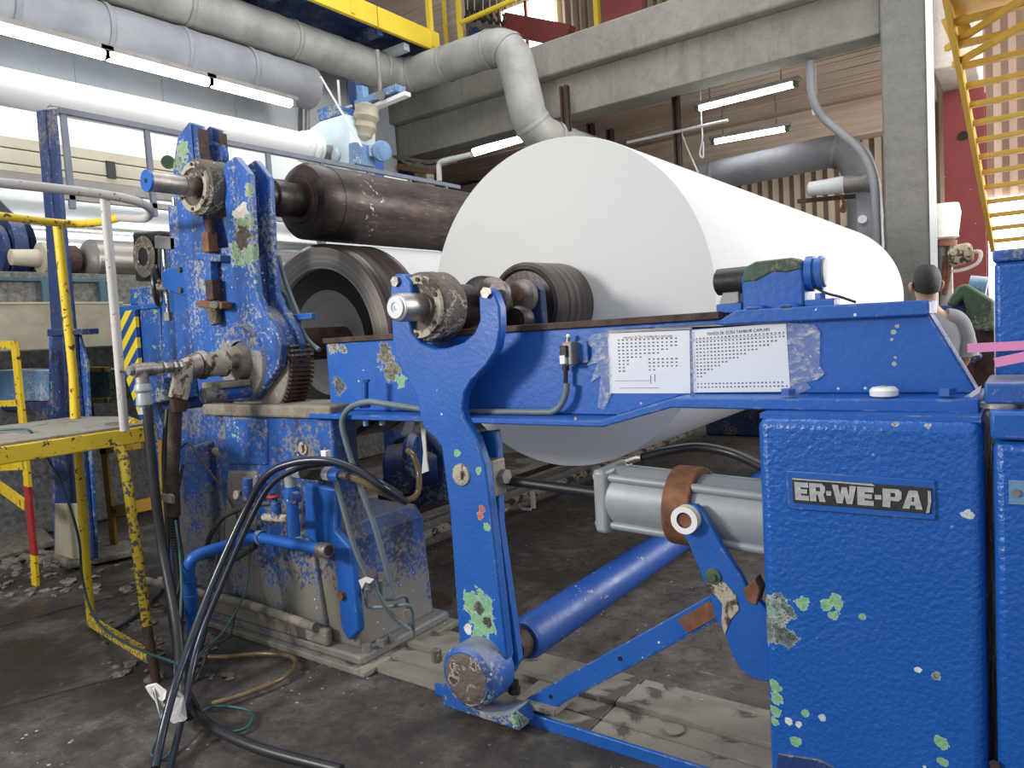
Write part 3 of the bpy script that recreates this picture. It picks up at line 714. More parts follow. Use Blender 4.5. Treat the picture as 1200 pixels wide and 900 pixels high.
sp2 = thing('reel_spool', 'dark brown empty reel spool waiting in the upper arms over the drum', 'spool', (TX, 5, TZ - .21))
MB().lathe([(0, .16), (.012, .195), (.03, .208), (.12, .21), (.122, .207), (.15, .207), (.152, .21), (5.6, .21)], (TX, 2.66, TZ), (0, 1, 0), 80).build('spool_shell', 'spool_steel', sp2)
MB().lathe([(0, .05), (-.004, .12), (.004, .125), (.004, .15), (.012, .165)], (TX, 2.655, TZ), (0, 1, 0), 64, False).build('spool_end', 'rust_dark', sp2)
MB().lathe([(0, .05), (.1, .05), (.1, .085), (.16, .085), (.165, .07), (.22, .07), (.225, .08), (.26, .08), (.27, .095), (.34, .1), (.36, .09), (.46, .09)], (TX, 2.2, TZ), (0, 1, 0), 44).build('journal', 'spool_dark', sp2)
sh = MB().lathe([(0, .046), (.17, .046), (.17, .05), (.2, .05), (.2, .043), (.42, .043)], (TX, 1.81, TZ), (0, 1, 0), 36).build('shaft_end', 'steel_worn', sp2)
MB().lathe([(0, .01), (0, .05), (.012, .05), (.012, .04)], (TX, 1.80, TZ), (0, 1, 0), 32, False).build('end_disc', 'blue', sh)
MB().cyl((TX, 1.803, TZ), (TX, 1.797, TZ), .011).build('centre_hole', 'black', sh)
bearing(sp2, TX, TZ, 2.04, .13, 'caked', 'grease')

drum = thing('reel_drum', 'large turned steel drum with polished dished end under the dark spool', 'drum', (DX, 5, DZ - .56))
MB().lathe([(0, .535), (.012, .555), (.05, .557), (.25, .557), (.255, .553), (.29, .555), (.295, .557), (.30, .557)], (DX, 2.72, DZ), (0, 1, 0), 128, False).build('rim', 'drum_side', drum, angle=60)
MB().lathe([(0, .43), (0, .535)], (DX, 2.72, DZ), (0, 1, 0), 128, False).build('face_ring', 'drum_face', drum)
MB().lathe([(.0, .432), (.004, .42), (.03, .415)], (DX, 2.72, DZ), (0, 1, 0), 128, False).build('bright_step', 'drum_dish', drum)
MB().lathe([(.03, .415), (.05, .32), (.05, .3)], (DX, 2.72, DZ), (0, 1, 0), 128, False).build('dark_ring', 'drum_dark', drum)
MB().lathe([(.05, .3), (.12, .2), (.16, .09)], (DX, 2.72, DZ), (0, 1, 0), 128, False).build('dished_end', 'drum_dish', drum)
MB().lathe([(0, .09), (.6, .09)], (DX, 2.31, DZ), (0, 1, 0), 40).build('journal', 'rust_dark', drum)
MB().lathe([(0, .559), (5.5, .559)], (DX, 3.02, DZ), (0, 1, 0), 128, False).build('paper_wrap', 'paper_side', drum, angle=50)

# ------------------------------------------------------------------ wind stand
st = thing('wind_stand', 'dusty blue cast machine stand carrying the gear and upper arms', 'machine stand', (-2.95, 2.35, 0))
body = [(-3.46, .08), (-3.46, .62), (-2.55, .62), (-2.50, .56), (-2.475, .07)]
MB().prism(body, 2.13, 2.62).build('body', 'blue_dusty', st, bevel=.012)
MB().box(-3.46, -2.555, 2.13, 2.28, .61, 1.12).build('upper_body', 'blue_dusty', st, bevel=.012)
MB().box(-3.46, -3.38, 2.28, 2.62, .61, 1.12).build('side_web', 'blue_dusty', st, bevel=.01)
MB().box(-3.52, -2.52, 2.10, 2.36, 1.115, 1.175).build('top_slab', 'slab_dust', st, bevel=.012)
MB().box(-3.6, -2.41, 2.07, 2.66, .03, .075).build('base_flange', 'blue_dusty', st, bevel=.012)
MB().box(-3.62, -2.36, 2.04, 2.68, 0, .032).build('sole_plate', 'base_plate', st, bevel=.008)
MB().box(-3.6, -2.62, 2.06, 2.10, .075, .16).build('foot_rib', 'base_plate', st, bevel=.015)
MB().bar(at(368, 652, y=2.12), at(382, 735, y=2.12), .03, .028, (1, 0, 0)).build('raised_rib', 'blue_dusty', st, bevel=.01)
MB().prism(poly([(356, 566), (394, 573), (393, 623), (411, 642), (421, 740), (408, 752), (399, 735), (391, 650), (375, 640), (357, 630)], 2.10), 2.10, 2.14).build('raised_rib', 'blue', st, bevel=.012)
MB().prism(poly([(262, 490), (312, 492), (313, 545), (266, 545)], 2.12), 2.12, 2.14).build('cover_plate', 'blue_worn', st, bevel=.008)
MB().prism(poly([(266, 552), (300, 552), (298, 640), (262, 640)], 2.115), 2.115, 2.14).build('side_pocket', 'hub_dusty', st, bevel=.015)
p = at(356, 525, y=2.13); MB().lathe([(0, .03), (.008, .03), (.01, .018), (.02, .016)], p, (0, -1, 0), 20).build('plug', 'caked', st)
p = at(402, 697, y=2.10); MB().hexbolt(p, (0, -1, 0), .02, .02).build('bolt', 'rust', st)
for u, v in ((430, 763), (447, 757), (460, 751)):
    p = at(u, v, z=.075); MB().hexbolt(p, (0, 0, 1), .022, .03).build('anchor_bolt', 'blue_dusty', st)
# right end plate with an opening behind it


# rotating hub with gear
gear = thing('gear_hub', 'round dusty gear hub with toothed right side on the stand', 'gear', (GX, 2.2, 1.18))
pts = [(GX + .285 * math.cos(a), 1.385 + .285 * math.sin(a)) for a in [R(x) for x in range(-50, 231, 8)]]
MB().prism(pts, 2.165, 2.30).build('gear_body', 'hub_dusty', gear, bevel=.008)
for k in range(14):
    a = R(-44 + k * 4.3); c, s_ = math.cos(a), math.sin(a)
    o = Vector((GX + .285 * c, 2.17, 1.385 + .285 * s_)); d = Vector((c, 0, s_)); tn = Vector((-s_, 0, c))
    MB().hexa([o + tn * i * w_ + d * h + Vector((0, j, 0)) for h, w_ in ((-.02, .0075), (.022, .005)) for i, j in ((-1, 0), (1, 0), (1, .13), (-1, .13))]).build('tooth', 'rust_dark' if k < 11 else 'grease', gear)
MB().lathe([(0, .10), (0, .175), (.02, .188), (.06, .19)], (GX, 2.10, 1.385), (0, 1, 0), 64, False).build('hub_ring', 'hub_dusty', gear)
MB().lathe([(0, .03), (.0, .06), (.012, .078), (.04, .084), (.06, .10)], (GX, 2.06, 1.385), (0, 1, 0), 40, False).build('bearing_cap', 'slab_dust', gear)
for a in (72, 38, 110): MB().hexbolt((GX + .235 * math.cos(R(a)), 2.165, 1.385 + .235 * math.sin(R(a))), (0, -1, 0), .018, .018).build('bolt', 'grease', gear)

# upper arms (two pairs of plates)
ua = thing('spool_arm', 'battered tall blue twin plate arm holding the waiting spool', 'arm', (GX, 2.2, 1.4))
FP = [(203, 196), (209, 160), (222, 143), (233, 147), (236, 190), (238, 256), (246, 292), (268, 290), (266, 255), (262, 215), (263, 192), (276, 183), (292, 204), (297, 300), (302, 345), (312, 368), (325, 388), (331, 405), (328, 430), (300, 468), (235, 470), (226, 400), (212, 290)]
pf = poly(FP, 2.12)
MB().prism(pf, 2.115, 2.155).build('front_plate', 'blue_prong', ua, bevel=.007)
pb_ = [(x, z) for x, z in pf]
MB().prism(pb_, 2.225, 2.26).build('rear_plate', 'blue_prong', ua, bevel=.007)
# a thick web on each side joins the two plates below the fork
MB().prism(poly([(214, 300), (238, 300), (250, 400), (232, 440)], 2.13), 2.155, 2.225).build('web', 'blue_dark', ua, bevel=.006)
MB().prism(poly([(272, 300), (292, 300), (300, 390), (280, 390)], 2.13), 2.155, 2.225).build('web', 'blue_dark', ua, bevel=.006)
# worn wear strips and hooked latch between the fork tips
for (u0, v0, u1, v1) in ((222, 145, 229, 200), (232, 148, 237, 200)):
    a, b = at(u0, v0, y=2.11), at(u1, v1, y=2.11)
    for y0_, y1_ in ((2.105, 2.16), (2.22, 2.265)): MB().box(a.x, b.x, y0_, y1_, b.z, a.z + (.0 if u0 < 230 else -.01)).build('wear_strip', 'rust_dark' if u0 > 230 else 'blue_prong', ua, bevel=.004)
MB().tube(cat([at(235, 190, y=2.24), at(243, 186, y=2.24), at(246, 176, y=2.24), at(252, 170, y=2.24), at(260, 174, y=2.24), at(263, 184, y=2.24), at(258, 192, y=2.24)], 5), .022, 10).build('latch_hook', 'blue_worn', ua)
MB().cyl(at(197, 190, y=2.14), at(197, 190, y=2.2), .035).build('pin_boss', 'green_worn', ua)
# screw jack under the waiting spool's bearing
jk = thing('screw_jack', 'rusty screw jack standing below the spool bearing in the blue arm', 'jack', at(250, 380, y=2.1))
a, b = at(243, 262, y=2.08), at(256, 378, y=2.08)
MB().cyl(at(244, 258, y=2.08), at(247, 275, y=2.08), .02).build('screw', 'rust_dark', jk)
MB().bar(at(245, 272, y=2.08), at(247, 296, y=2.08), .055, .055, (0, 1, 0)).build('nut', 'rust', jk, bevel=.006)
MB().bar(at(247, 297, y=2.08), at(250, 348, y=2.08), .045, .045, (0, 1, 0)).build('bar', 'blue_worn', jk, bevel=.006)
MB().bar(at(249, 328, y=2.07), at(251, 352, y=2.07), .06, .05, (0, 1, 0)).build('nut', 'rust_dark', jk, bevel=.006)
MB().bar(at(236, 301, y=2.09), at(264, 303, y=2.09), .06, .035).build('lug', 'blue_worn', jk, bevel=.006)
MB().bar(at(237, 356, y=2.07), at(266, 358, y=2.07), .06, .035).build('lug', 'rust', jk, bevel=.006)
MB().cyl(at(251, 357, y=2.02), at(251, 357, y=2.07), .018).build('bolt', 'steel_worn', jk)
MB().cyl(at(250, 360, y=2.08), at(254, 380, y=2.08), .035, .025).build('foot', 'grease', jk)

# ------------------------------------------------------------------ rail beam
BY = 2.22
beam = thing('rail_beam', 'long blue rail beam on which the full roll rests', 'beam', (-1.4, 2.35, 1.12)); beam['kind'] = 'thing'
zt, zb, zr = 1.46, 1.14, 1.215
MB().prism([(-2.655, zb), (-2.655, zt - .012), (-.235, zt - .012), (-.235, zt - .03), (-.128, zr), (-.91, zr), (-1.17, zb)], BY, BY + .1).build('web_plate', 'blue_beam', beam, bevel=.006)
MB().box(-2.66, -.80, BY - .012, BY + .16, zt - .012, zt + .012).build('rail_top', 'rust_dark', beam, bevel=.003)
MB().prism([(-.80, zt - .02), (-.74, zt + .012), (-.232, zt + .005), (-.232, zt - .035), (-.80, zt - .03)], BY - .03, BY + .16).build('cap_plate', 'blue', beam, bevel=.005)
MB().prism([(-2.655, zb - .022), (-2.655, zb), (-1.175, zb), (-.915, zr), (-.118, zr), (-.118, zr - .038), (-.92, zr - .03), (-1.165, zb - .022)], BY - .13, BY + .12).build('bottom_flange', 'blue', beam, bevel=.005)
MB().box(-1.13, -.93, BY - .05, BY, zb + .02, zr - .02).build('gusset', 'blue', beam, bevel=.004) if False else None
# bolts through the bottom flange at the left
for u in (517, 592): pass
for u, v0, v1, r in ((428, 447, 474, .015),):
    MB().cyl(at(u, v1 + 4, y=2.12), at(u, v0, y=2.12), .014, seg=14).build('bolt_shank', 'blue', beam)
    MB().hexbolt(at(u, v0 + 1, y=2.12), (0, 0, 1), .02, .012).build('bolt_head', 'blue', beam)
    MB().hexbolt(at(u, 478, y=2.12), (0, 0, 1), .024, .016).build('nut', 'blue', beam)
    MB().cyl(at(u + 1, 499, y=2.14), at(u, 488, y=2.14), .012, seg=14).build('bolt_end', 'blue_pale', beam)
MB().cyl(at(448, 498, y=2.16), at(448, 488, y=2.16), .013, seg=14).build('bolt_end', 'blue_pale', beam)
p = at(675, 490, y=BY - .13); MB().cyl(p, p + Vector((0, -.004, 0)), .006, seg=12).build('screw', 'steel_worn', beam)
for u, v in ((924, 463), (1110, 463)):
    p = at(u, v, y=2.12); MB().hexbolt(p, (0, 0, 1), .022, .018).build('bolt_head', 'blue', beam)
# stop block with its roll shaft on top of the beam
sb = thing('stop_block', 'blue stop block with a grey horizontal pin on the beam end', 'block', (-.66, 2.3, 1.46))
MB().prism([(-.738, 1.455), (-.738, 1.565), (-.725, 1.60), (-.69, 1.612), (-.585, 1.612), (-.56, 1.60), (-.555, 1.565), (-.555, 1.455)], 2.24, 2.34).build('body', 'blue', sb, bevel=.008)
MB().prism([(-.735, 1.555), (-.722, 1.602), (-.69, 1.615), (-.585, 1.615), (-.562, 1.602), (-.558, 1.58), (-.60, 1.572), (-.64, 1.578), (-.69, 1.556)], 2.236, 2.342).build('worn_cap', 'green_worn', sb, bevel=.006)
pin = MB().lathe([(0, .034), (.006, .042), (.12, .042)], (-.832, 2.29, 1.565), (1, 0, 0), 32).build('pin', 'black', sb)
MB().lathe([(0, .052), (.02, .052), (.02, .045), (.032, .045), (.034, .05), (.045, .05)], (-.555, 2.29, 1.565), (1, 0, 0), 32).build('end_collar', 'blue', sb)
MB().lathe([(0, .042), (.008, .042), (.01, .03)], (-.51, 2.29, 1.565), (1, 0, 0), 32).build('end_plate', 'galv', sb)
for x0, x1 in ((-.725, -.66), (-.625, -.565)):
    MB().box(x0, x1, 2.2, 2.245, 1.45, 1.482).build('foot_lug', 'blue', sb, bevel=.012)
    MB().tube([(x0 + .015, 2.198, 1.468), (x1 - .015, 2.198, 1.468)], .007, 10).build('slot', 'dark_void', sb)
MB().box(-.82, -.74, 2.24, 2.33, 1.465, 1.495).build('side_plate', 'blue', sb, bevel=.004)
MB().prism([(-.825, 1.468), (-.80, 1.53), (-.75, 1.53), (-.75, 1.495), (-.78, 1.49), (-.79, 1.468)], 2.25, 2.32).build('wear_pad', 'tin', sb, bevel=.003)
MB().box(-.555, -.475, 2.24, 2.33, 1.462, 1.488).build('side_plate', 'blue', sb, bevel=.004)
MB().hexbolt((-.515, 2.26, 1.488), (0, 0, 1), .016, .018).build('bolt', 'blue', sb)
MB().tube(cat([(-.54, 2.27, 1.53), (-.5, 2.26, 1.505), (-.46, 2.26, 1.49), (-.42, 2.26, 1.472)]), .004, 6).build('wire', 'rubber', sb)

# printed sheets under clear tape
def sheet(name, q, label, rows, title, tcol, extra):
    """q: photo corners TL, TR, BR, BL on the beam face"""
    y = BY - .004
    P = [at(u, v, y=y) for u, v in q]
    def uv(a, b): return P[0].lerp(P[1], a).lerp(P[3].lerp(P[2], a), b)
    t = thing(name, label, 'notice', (P[0] + P[2]) / 2, None)
    MB().extr(P[::-1], (0, .003, 0)).build('paper', 'sheet', t)
    mk = MB(); e = Vector((0, -.0012, 0))
    def dash(a, b, w_, h_):
        vs = [mk.bm.verts.new(uv(a + i * w_, b + j * h_) + e) for i, j in ((-.5, -.5), (.5, -.5), (.5, .5), (-.5, .5))]; mk.bm.faces.new(vs)
    for b, a0, n, da in rows:
        for k in range(n):
            dash(a0 + k * da, b, da * random.uniform(.3, .5), .02)
    for (a, b, w_, h_) in extra: dash(a, b, w_, h_)
    o = mk.build('printed_figures', 'ink', t); o['kind'] = 'stuff'
    # heading set in real letters
    cu = bpy.data.curves.new('heading', 'FONT'); cu.body = title; cu.align_x = 'CENTER'; cu.size = .0125
    h = bpy.data.objects.new('heading', cu); COL.objects.link(h); cu.materials.append(M[tcol])
    dg = bpy.context.evaluated_depsgraph_get(); hm = bpy.data.meshes.new_from_object(h.evaluated_get(dg)); bpy.data.objects.remove(h); h = bpy.data.objects.new('heading', hm); COL.objects.link(h)
    if not hm.materials: hm.materials.append(M[tcol])
    h.parent = t; dx = P[1] - P[0]
    h.rotation_euler = (R(90), -math.atan2(dx.z, dx.x), 0)
    h.location = uv(.5, .1) + e - Vector(t.location)
    return t
rw = [(.115 + .057 * k, .14, n, .054) for k, n in enumerate((14, 14, 14, 12, 10, 6, 3, 3, 2, 2))]
rw += [(.44 + .058 * k, .52, n, .054) for k, n in enumerate((7, 7, 7, 2))]
sheet('printed_notice', [(712, 391), (808, 387), (809, 461), (715, 461)], 'smaller printed sheet with red heading and two small number tables, left one', rw, 'HAVLU İÇİN TAMBUR ÇAPLARI', 'ink_red',
      [(.3, .79, .45, .005), (.53, .77, .006, .14), (.58, .75, .006, .12), (.38, .91, .5, .006)])
rw = [(.14 + .055 * k, .05, n, .04) for k, n in enumerate((24, 24, 22, 20, 17, 14, 12, 9, 7, 5, 3, 2))] + [(.86, .05, 23, .04), (.915, .05, 24, .04)]
sheet('printed_notice', [(811, 387), (921, 378), (926, 459), (813, 460)], 'wider printed sheet with one large stepped number table, right one', rw, 'TEMİZLİK İÇİN TAMBUR ÇAPLARI', 'ink', [(.5, .165, .95, .004)])
def film(q, label, thick=.004):
    P = [at(u, v, y=BY - .009) for u, v in q]; return solo(MB().extr(P[::-1], (0, thick, 0)), 'clear_tape', 'film', label, 'tape')
film([(694, 392), (712, 389), (716, 462), (708, 480), (700, 478), (704, 440), (692, 448), (700, 425), (688, 428), (698, 410), (686, 402)], 'crinkled clear tape at the left edge of the smaller printed sheet')
film([(808, 388), (812, 388), (815, 462), (809, 462)], 'narrow strip of clear tape between the two printed sheets')
film([(921, 378), (955, 381), (961, 390), (960, 428), (966, 438), (958, 445), (945, 448), (950, 455), (935, 462), (926, 462)], 'crinkled shiny clear tape right of the wider printed sheet')
solo(MB().extr([at(u, v, y=BY - .006) for u, v in ((712, 391), (921, 374), (926, 379), (713, 387))][::-1], (0, .003, 0)), 'tape_strip', 'tin', 'grey tape strip along the top of both printed sheets', 'tape')

# limit switch and its conduit
ls = thing('limit_switch', 'small grey limit switch with a roller on the blue beam', 'switch', at(665, 430, y=2.2))
a, b = at(657, 401, y=2.17), at(674, 428, y=2.17)
MB().box(a.x + .005, b.x - .008, 2.165, 2.22, b.z, a.z).build('body', 'tin', ls, bevel=.005)
MB().box(a.x + .002, a.x + .03, 2.155, 2.17, b.z + .03, a.z - .012).build('window', 'black', ls, bevel=.003)
MB().box(a.x + .002, a.x + .024, 2.152, 2.168, b.z + .006, b.z + .036).build('label_plate', 'white_plastic', ls, bevel=.002)
MB().box(b.x - .01, b.x + .032, 2.205, 2.22, b.z + .005, a.z).build('mount', 'blue_worn', ls, bevel=.003)
MB().cyl(at(665, 402, y=2.19), at(666, 395, y=2.19), .008).build('plunger', 'steel', ls)
MB().lathe([(-.008, .005), (0, .009), (.008, .005)], at(666, 394, y=2.19), (0, 0, 1), 16).build('roller', 'white_plastic', ls)
MB().cyl(at(663, 428, y=2.19), at(663, 434, y=2.19), .012).build('gland', 'black', ls)
cd = thing('grey_conduit', 'grey plastic conduit curving from the small switch along the beam', 'conduit', at(620, 483, y=2.17))
MB().tube(rounded([at(663, 433, y=2.19), at(663, 450, y=2.19)], .01), .008, 8).build('wire', 'rubber', cd)
MB().tube(cat([at(664, 449, y=2.18), at(663, 462, y=2.18), at(657, 475, y=2.18), at(648, 482, y=2.18), at(636, 483, y=2.18), at(600, 482.5, y=2.18), at(548, 483, y=2.18)]), .0115, 12).build('hose', 'hose_grey', cd)

# ------------------------------------------------------------------ rail arm with fork
AY0 = 2.06
arm = thing('lever_arm', 'tall blue forked lever arm cradling the roll shaft bearing', 'arm', (-1.71, 2.1, .1))
F1 = [(457, 352), (458, 330), (463, 321), (474, 321), (481, 330), (483, 350), (478, 372), (482, 390), (492, 402), (508, 409), (524, 408), (542, 402), (556, 390), (562, 375), (561, 350), (565, 340), (572, 337), (579, 343), (585, 360), (586, 385), (582, 408), (570, 428), (552, 446), (544, 460), (541, 478), (543, 490), (557, 512), (568, 545), (575, 600), (594, 770), (590, 786), (562, 792), (540, 780), (527, 600), (517, 524), (508, 512), (497, 503), (492, 490), (489, 468), (482, 452), (468, 430), (460, 400)]
MB().prism(poly(F1, AY0), AY0, AY0 + .045).build('front_plate', 'blue_arm', arm, bevel=.007)
MB().prism(poly([(560, 505), (587, 503), (590, 520), (592, 610), (614, 770), (606, 786), (585, 786)], 2.2), 2.16, 2.2).build('rear_plate', 'blue', arm, bevel=.006)
MB().prism(poly([(545, 520), (560, 560), (580, 770), (560, 770), (540, 600)], 2.12), 2.105, 2.16).build('web', 'blue_dark', arm)
for (u, v, y0, r0, d, mr) in ((465, 330, 2.105, .03, .075, 'black'), (571, 343, 2.12, .044, .03, 'disc_steel')):
    p = at(u, v, y=AY0); q = Vector((p.x, AY0, p.z))
    MB().hexbolt(q, (0, -1, 0), .021, .014).build('pin_head', 'steel_worn', arm)
    MB().lathe([(0, r0 * .9), (.01, r0), (d - .01, r0), (d, r0 * .9)], (q.x, y0, q.z), (0, 1, 0), 28).build('roller', mr, arm)
p = at(541, 556, y=AY0); bs = MB().lathe([(0, .042), (.008, .04), (.012, .03), (.012, .018), (.018, .016)], p, (0, -1, 0), 28).build('pivot_bolt', 'caked', arm)
bc = Vector((-1.71, 0, .195))
MB().lathe([(0, .1), (.015, .118), (.145, .118)], (bc.x, 1.95, bc.z), (0, 1, 0), 48).build('pivot_boss', 'blue_worn', arm)
MB().lathe([(-.006, .03), (-.012, .06), (.0, .095), (.006, .105)], (bc.x, 1.95, bc.z), (0, 1, 0), 40).build('boss_cap', 'grease', arm)
# rod eye on the side of the arm
q = at(580, 558, y=2.15)
MB().box(q.x - .03, q.x + .03, 2.1, 2.18, q.z - .07, q.z + .07).build('rod_eye', 'tin', arm, bevel=.006)
MB().cyl((q.x + .03, 2.16, q.z), (q.x + .05, 2.16, q.z), .03, seg=6).build('nut', 'tin', arm)
# inner arm seen between bearing and core
ia = thing('inner_lever', 'small inner lever with round steel discs between bearing and roll core', 'lever', (-1.72, 2.6, 1.3))
p1 = at(574, 343, y=2.34); p2 = at(609, 347, y=2.58)
MB().lathe([(0, .05), (.004, .062), (.03, .064), (.05, .05)], p1, (0, 1, 0), 32).build('disc', 'disc_steel', ia)
MB().lathe([(0, .02), (.0, .055), (.006, .07), (.035, .072), (.05, .06)], p2, (0, 1, 0), 36).build('disc', 'disc_steel', ia)
MB().cyl(p2 - Vector((0, .012, 0)), p2 + Vector((0, .1, 0)), .022).build('hub_pin', 'rust', ia)
MB().prism([(p2.x - .05, 1.2), (p2.x + .085, 1.2), (p2.x + .07, p2.z + .02), (p2.x + .02, p2.z + .07), (p2.x - .03, p2.z + .05)], 2.64, 2.68).build('plate', 'blue_faded', ia, bevel=.006)
MB().lathe([(0, .05), (.02, .06), (.06, .06)], at(603, 375, y=2.5), (0, 1, 0), 24).build('lower_disc', 'spool_dark', ia)

# foot: bracket, bolts, cross shaft
ft = thing('arm_bracket', 'low blue foot bracket with a black bolt holding the arm boss', 'bracket', (-1.71, 2.05, 0))
MB().prism([(-1.86, .04), (-1.86, .12), (-1.80, .17), (-1.76, .08), (-1.64, .06), (-1.58, .075), (-1.53, .1), (-1.50, .04)], 1.98, 2.09).build('saddle', 'blue_worn', ft, bevel=.006)
MB().box(-1.6, -1.42, 2.09, 2.26, .06, .085).build('lug', 'base_plate', ft, bevel=.004)
MB().hexbolt(at(603, 812, y=2.11), (0, 0, 1), .024, .022).build('bolt_head', 'black', ft)
MB().cyl(at(603, 806, y=2.11), at(603, 798, y=2.11), .017).build('bolt_shank', 'black', ft)
MB().hexbolt(at(512, 775, y=2.15), (0, 0, 1), .022, .05).build('bolt', 'grease', ft)
cs_ = thing('cross_shaft', 'round blue cross shaft running from the lever arm away under the roll', 'shaft', (-1.71, 3, .1))
MB().lathe([(0, .055), (.10, .055), (.10, .075), (.13, .086), (5.6, .086)], (-1.71, 2.22, .195), (0, 1, 0), 40).build('tube', 'blue_shaft', cs_)
MB().lathe([(0, .06), (.08, .06)], (-1.71, 2.24, .195), (0, 1, 0), 32).build('collar', 'rust_dark', cs_)

# sole plates on the floor along the machine
br = thing('base_frame', 'dusty flat steel base rails on the floor with a blue front edge', 'base', (-1.3, 2.3, 0))
MB().box(-2.0, -.2, 2.088, 2.102, 0, .045).build('edge_plate', 'blue', br, bevel=.003)
for k, (y0, y1, z) in enumerate(((2.11, 2.2, .03), (2.205, 2.31, .036), (2.315, 2.36, .052), (2.365, 2.5, .034), (2.505, 2.57, .026))):
    for x0, x1 in ((-2.38, -1.98), (-1.975, -1.3), (-1.296, -.1)):
        MB().box(x0, x1, y0, y1, 0, z + random.uniform(-.003, .003)).build('plank', 'base_plate', br, bevel=.004)
br2 = at(790, 856, z=.037); MB().cyl(br2, br2 + Vector((0, 0, .006)), .035, seg=24).build('plug', 'base_plate', br)

# ------------------------------------------------------------------ pneumatic cylinder
cy = thing('pneumatic_cylinder', 'grey air cylinder whose dark rod pushes the lever arm', 'cylinder', (-.95, 2.2, .74))
CZ = lambda x: .866 - (x + 1.2) * .042
o = Vector((-1.245, 2.2, CZ(-1.245))); ax = Vector((1, 0, -.042)).normalized()
MB().cyl((-1.665, 2.2, CZ(-1.665)), o, .019, seg=24).build('rod', 'black', cy)
MB().lathe([(0, .036), (.008, .042), (.04, .042)], o - ax * .005, ax, 28).build('rod_gland', 'galv', cy)
yy, zz = .108, .108
def block(x0, x1, h, nm, mat):
    z0, z1 = CZ(x0), CZ(x1)
    return MB().hexa([(x0, 2.2 - h, z0 - h), (x1, 2.2 - h, z1 - h), (x1, 2.2 + h, z1 - h), (x0, 2.2 + h, z0 - h), (x0, 2.2 - h, z0 + h), (x1, 2.2 - h, z1 + h), (x1, 2.2 + h, z1 + h), (x0, 2.2 + h, z0 + h)]).build(nm, mat, cy, bevel=.014)
block(-1.215, -1.165, .108, 'end_cap', 'galv')
MB().lathe([(0, .106), (.7, .106)], Vector((-1.17, 2.2, CZ(-1.17))), ax, 56).build('barrel', 'galv', cy)
for dy, dz in ((-.08, .08), (-.08, -.08), (.08, .08), (.08, -.08)):
    MB().cyl((-1.22, 2.2 + dy, CZ(-1.22) + dz), (-.5, 2.2 + dy, CZ(-.5) + dz), .014, seg=14).build('tie_rod', 'galv', cy)
MB().lathe([(0, .128), (.09, .128)], Vector((-.965, 2.2, CZ(-.965))), ax, 56).build('strap', 'rust', cy, bevel=.006)
MB().lathe([(0, .02), (.1, .02)], at(690 + 60, 545, y=2.2), (0, -.3, -1), 12)
pt = MB().tube(cat([at(735, 540, y=2.25), at(747, 536, y=2.25), at(752, 536, y=2.25)]), .014, 10).build('port_fitting', 'steel_worn', cy)
ah = solo(MB().tube(cat([at(752, 536, y=2.25), at(785, 528, y=2.3), at(820, 524, y=2.35), at(860, 532, y=2.35), at(895, 548, y=2.3)]), .016, 12), 'air_hose', 'rubber', 'black air hose arching from the grey cylinder to the cabinet', 'hose')
# clevis plate with its pin
cp = thing('clevis_plate', 'bent blue plate holding the cylinder strap by a round pin', 'plate', (-.8, 2.08, .4))
MB().prism(poly([(794, 600), (802, 592), (815, 592), (824, 601), (845, 640), (868, 675), (875, 690), (889, 705), (903, 720), (903, 800), (884, 797), (868, 785), (858, 768), (850, 745), (838, 725), (830, 695), (806, 636), (795, 620)], 2.05), 2.05, 2.08).build('plate', 'blue_arm', cp, bevel=.005)
p = at(806, 607, y=2.05)
MB().lathe([(0, .024), (.0, .042), (-.03, .042), (-.03, .024)], p + Vector((0, .0, 0)), (0, 1, 0), 36, False).build('bush', 'white_plastic', cp)
MB().lathe([(0, .024), (.04, .024)], p + Vector((0, -.022, 0)), (0, 1, 0), 24).build('pin', 'rust', cp)
MB().lathe([(0, .0425), (.008, .0425)], p + Vector((0, -.031, 0)), (0, 1, 0), 36, False).build('paint_ring', 'bright_yellow', cp)
p = at(836, 675, y=2.05); MB().lathe([(0, .024), (.006, .024), (.008, .013), (.014, .012)], p, (0, -1, 0), 24).build('plug_bolt', 'green_worn', cp)
MB().prism(poly([(826, 684), (848, 682), (862, 698), (866, 715), (856, 727), (849, 745), (845, 730), (846, 708), (838, 698), (828, 696)], 2.045), 2.046, 2.051).build('burnt_patch', 'caked', cp, bevel=.002)
MB().prism(poly([(872, 690), (886, 676), (893, 690), (888, 708), (878, 704)], 2.06), 2.045, 2.1).build('lug', 'rust', cp, bevel=.004)
# flat brace
bz = thing('brace_bar', 'slanting blue angle bar from the floor bracket to the clevis plate', 'bar', (-1.2, 2.15, .2))
a, b = at(622, 829, y=2.12), at(846, 706, y=2.12)
MB().bar(a, b, .012, .07, (0, 0, 1)).build('upright_leg', 'blue', bz, bevel=.003)
up = Vector((0, .03, 0)); dn = (b - a).normalized().cross(Vector((0, 1, 0))) * -1
MB().bar(a + up + dn * .035, b + up + dn * .035, .07, .01, (0, 0, 1)).build('flat_leg', 'blue', bz, bevel=.003)
a2, b2 = at(800, 734, y=2.112), at(838, 712, y=2.112); MB().bar(a2, b2, .003, .05, (0, 0, 1)).build('rust_patch', 'rust', bz)
for f in (.13, .52): p = a.lerp(b, f) + Vector((0, -.006, 0)); MB().cyl(p, p + Vector((0, -.002, 0)), .008, seg=14).build('bolt_hole', 'black', bz)

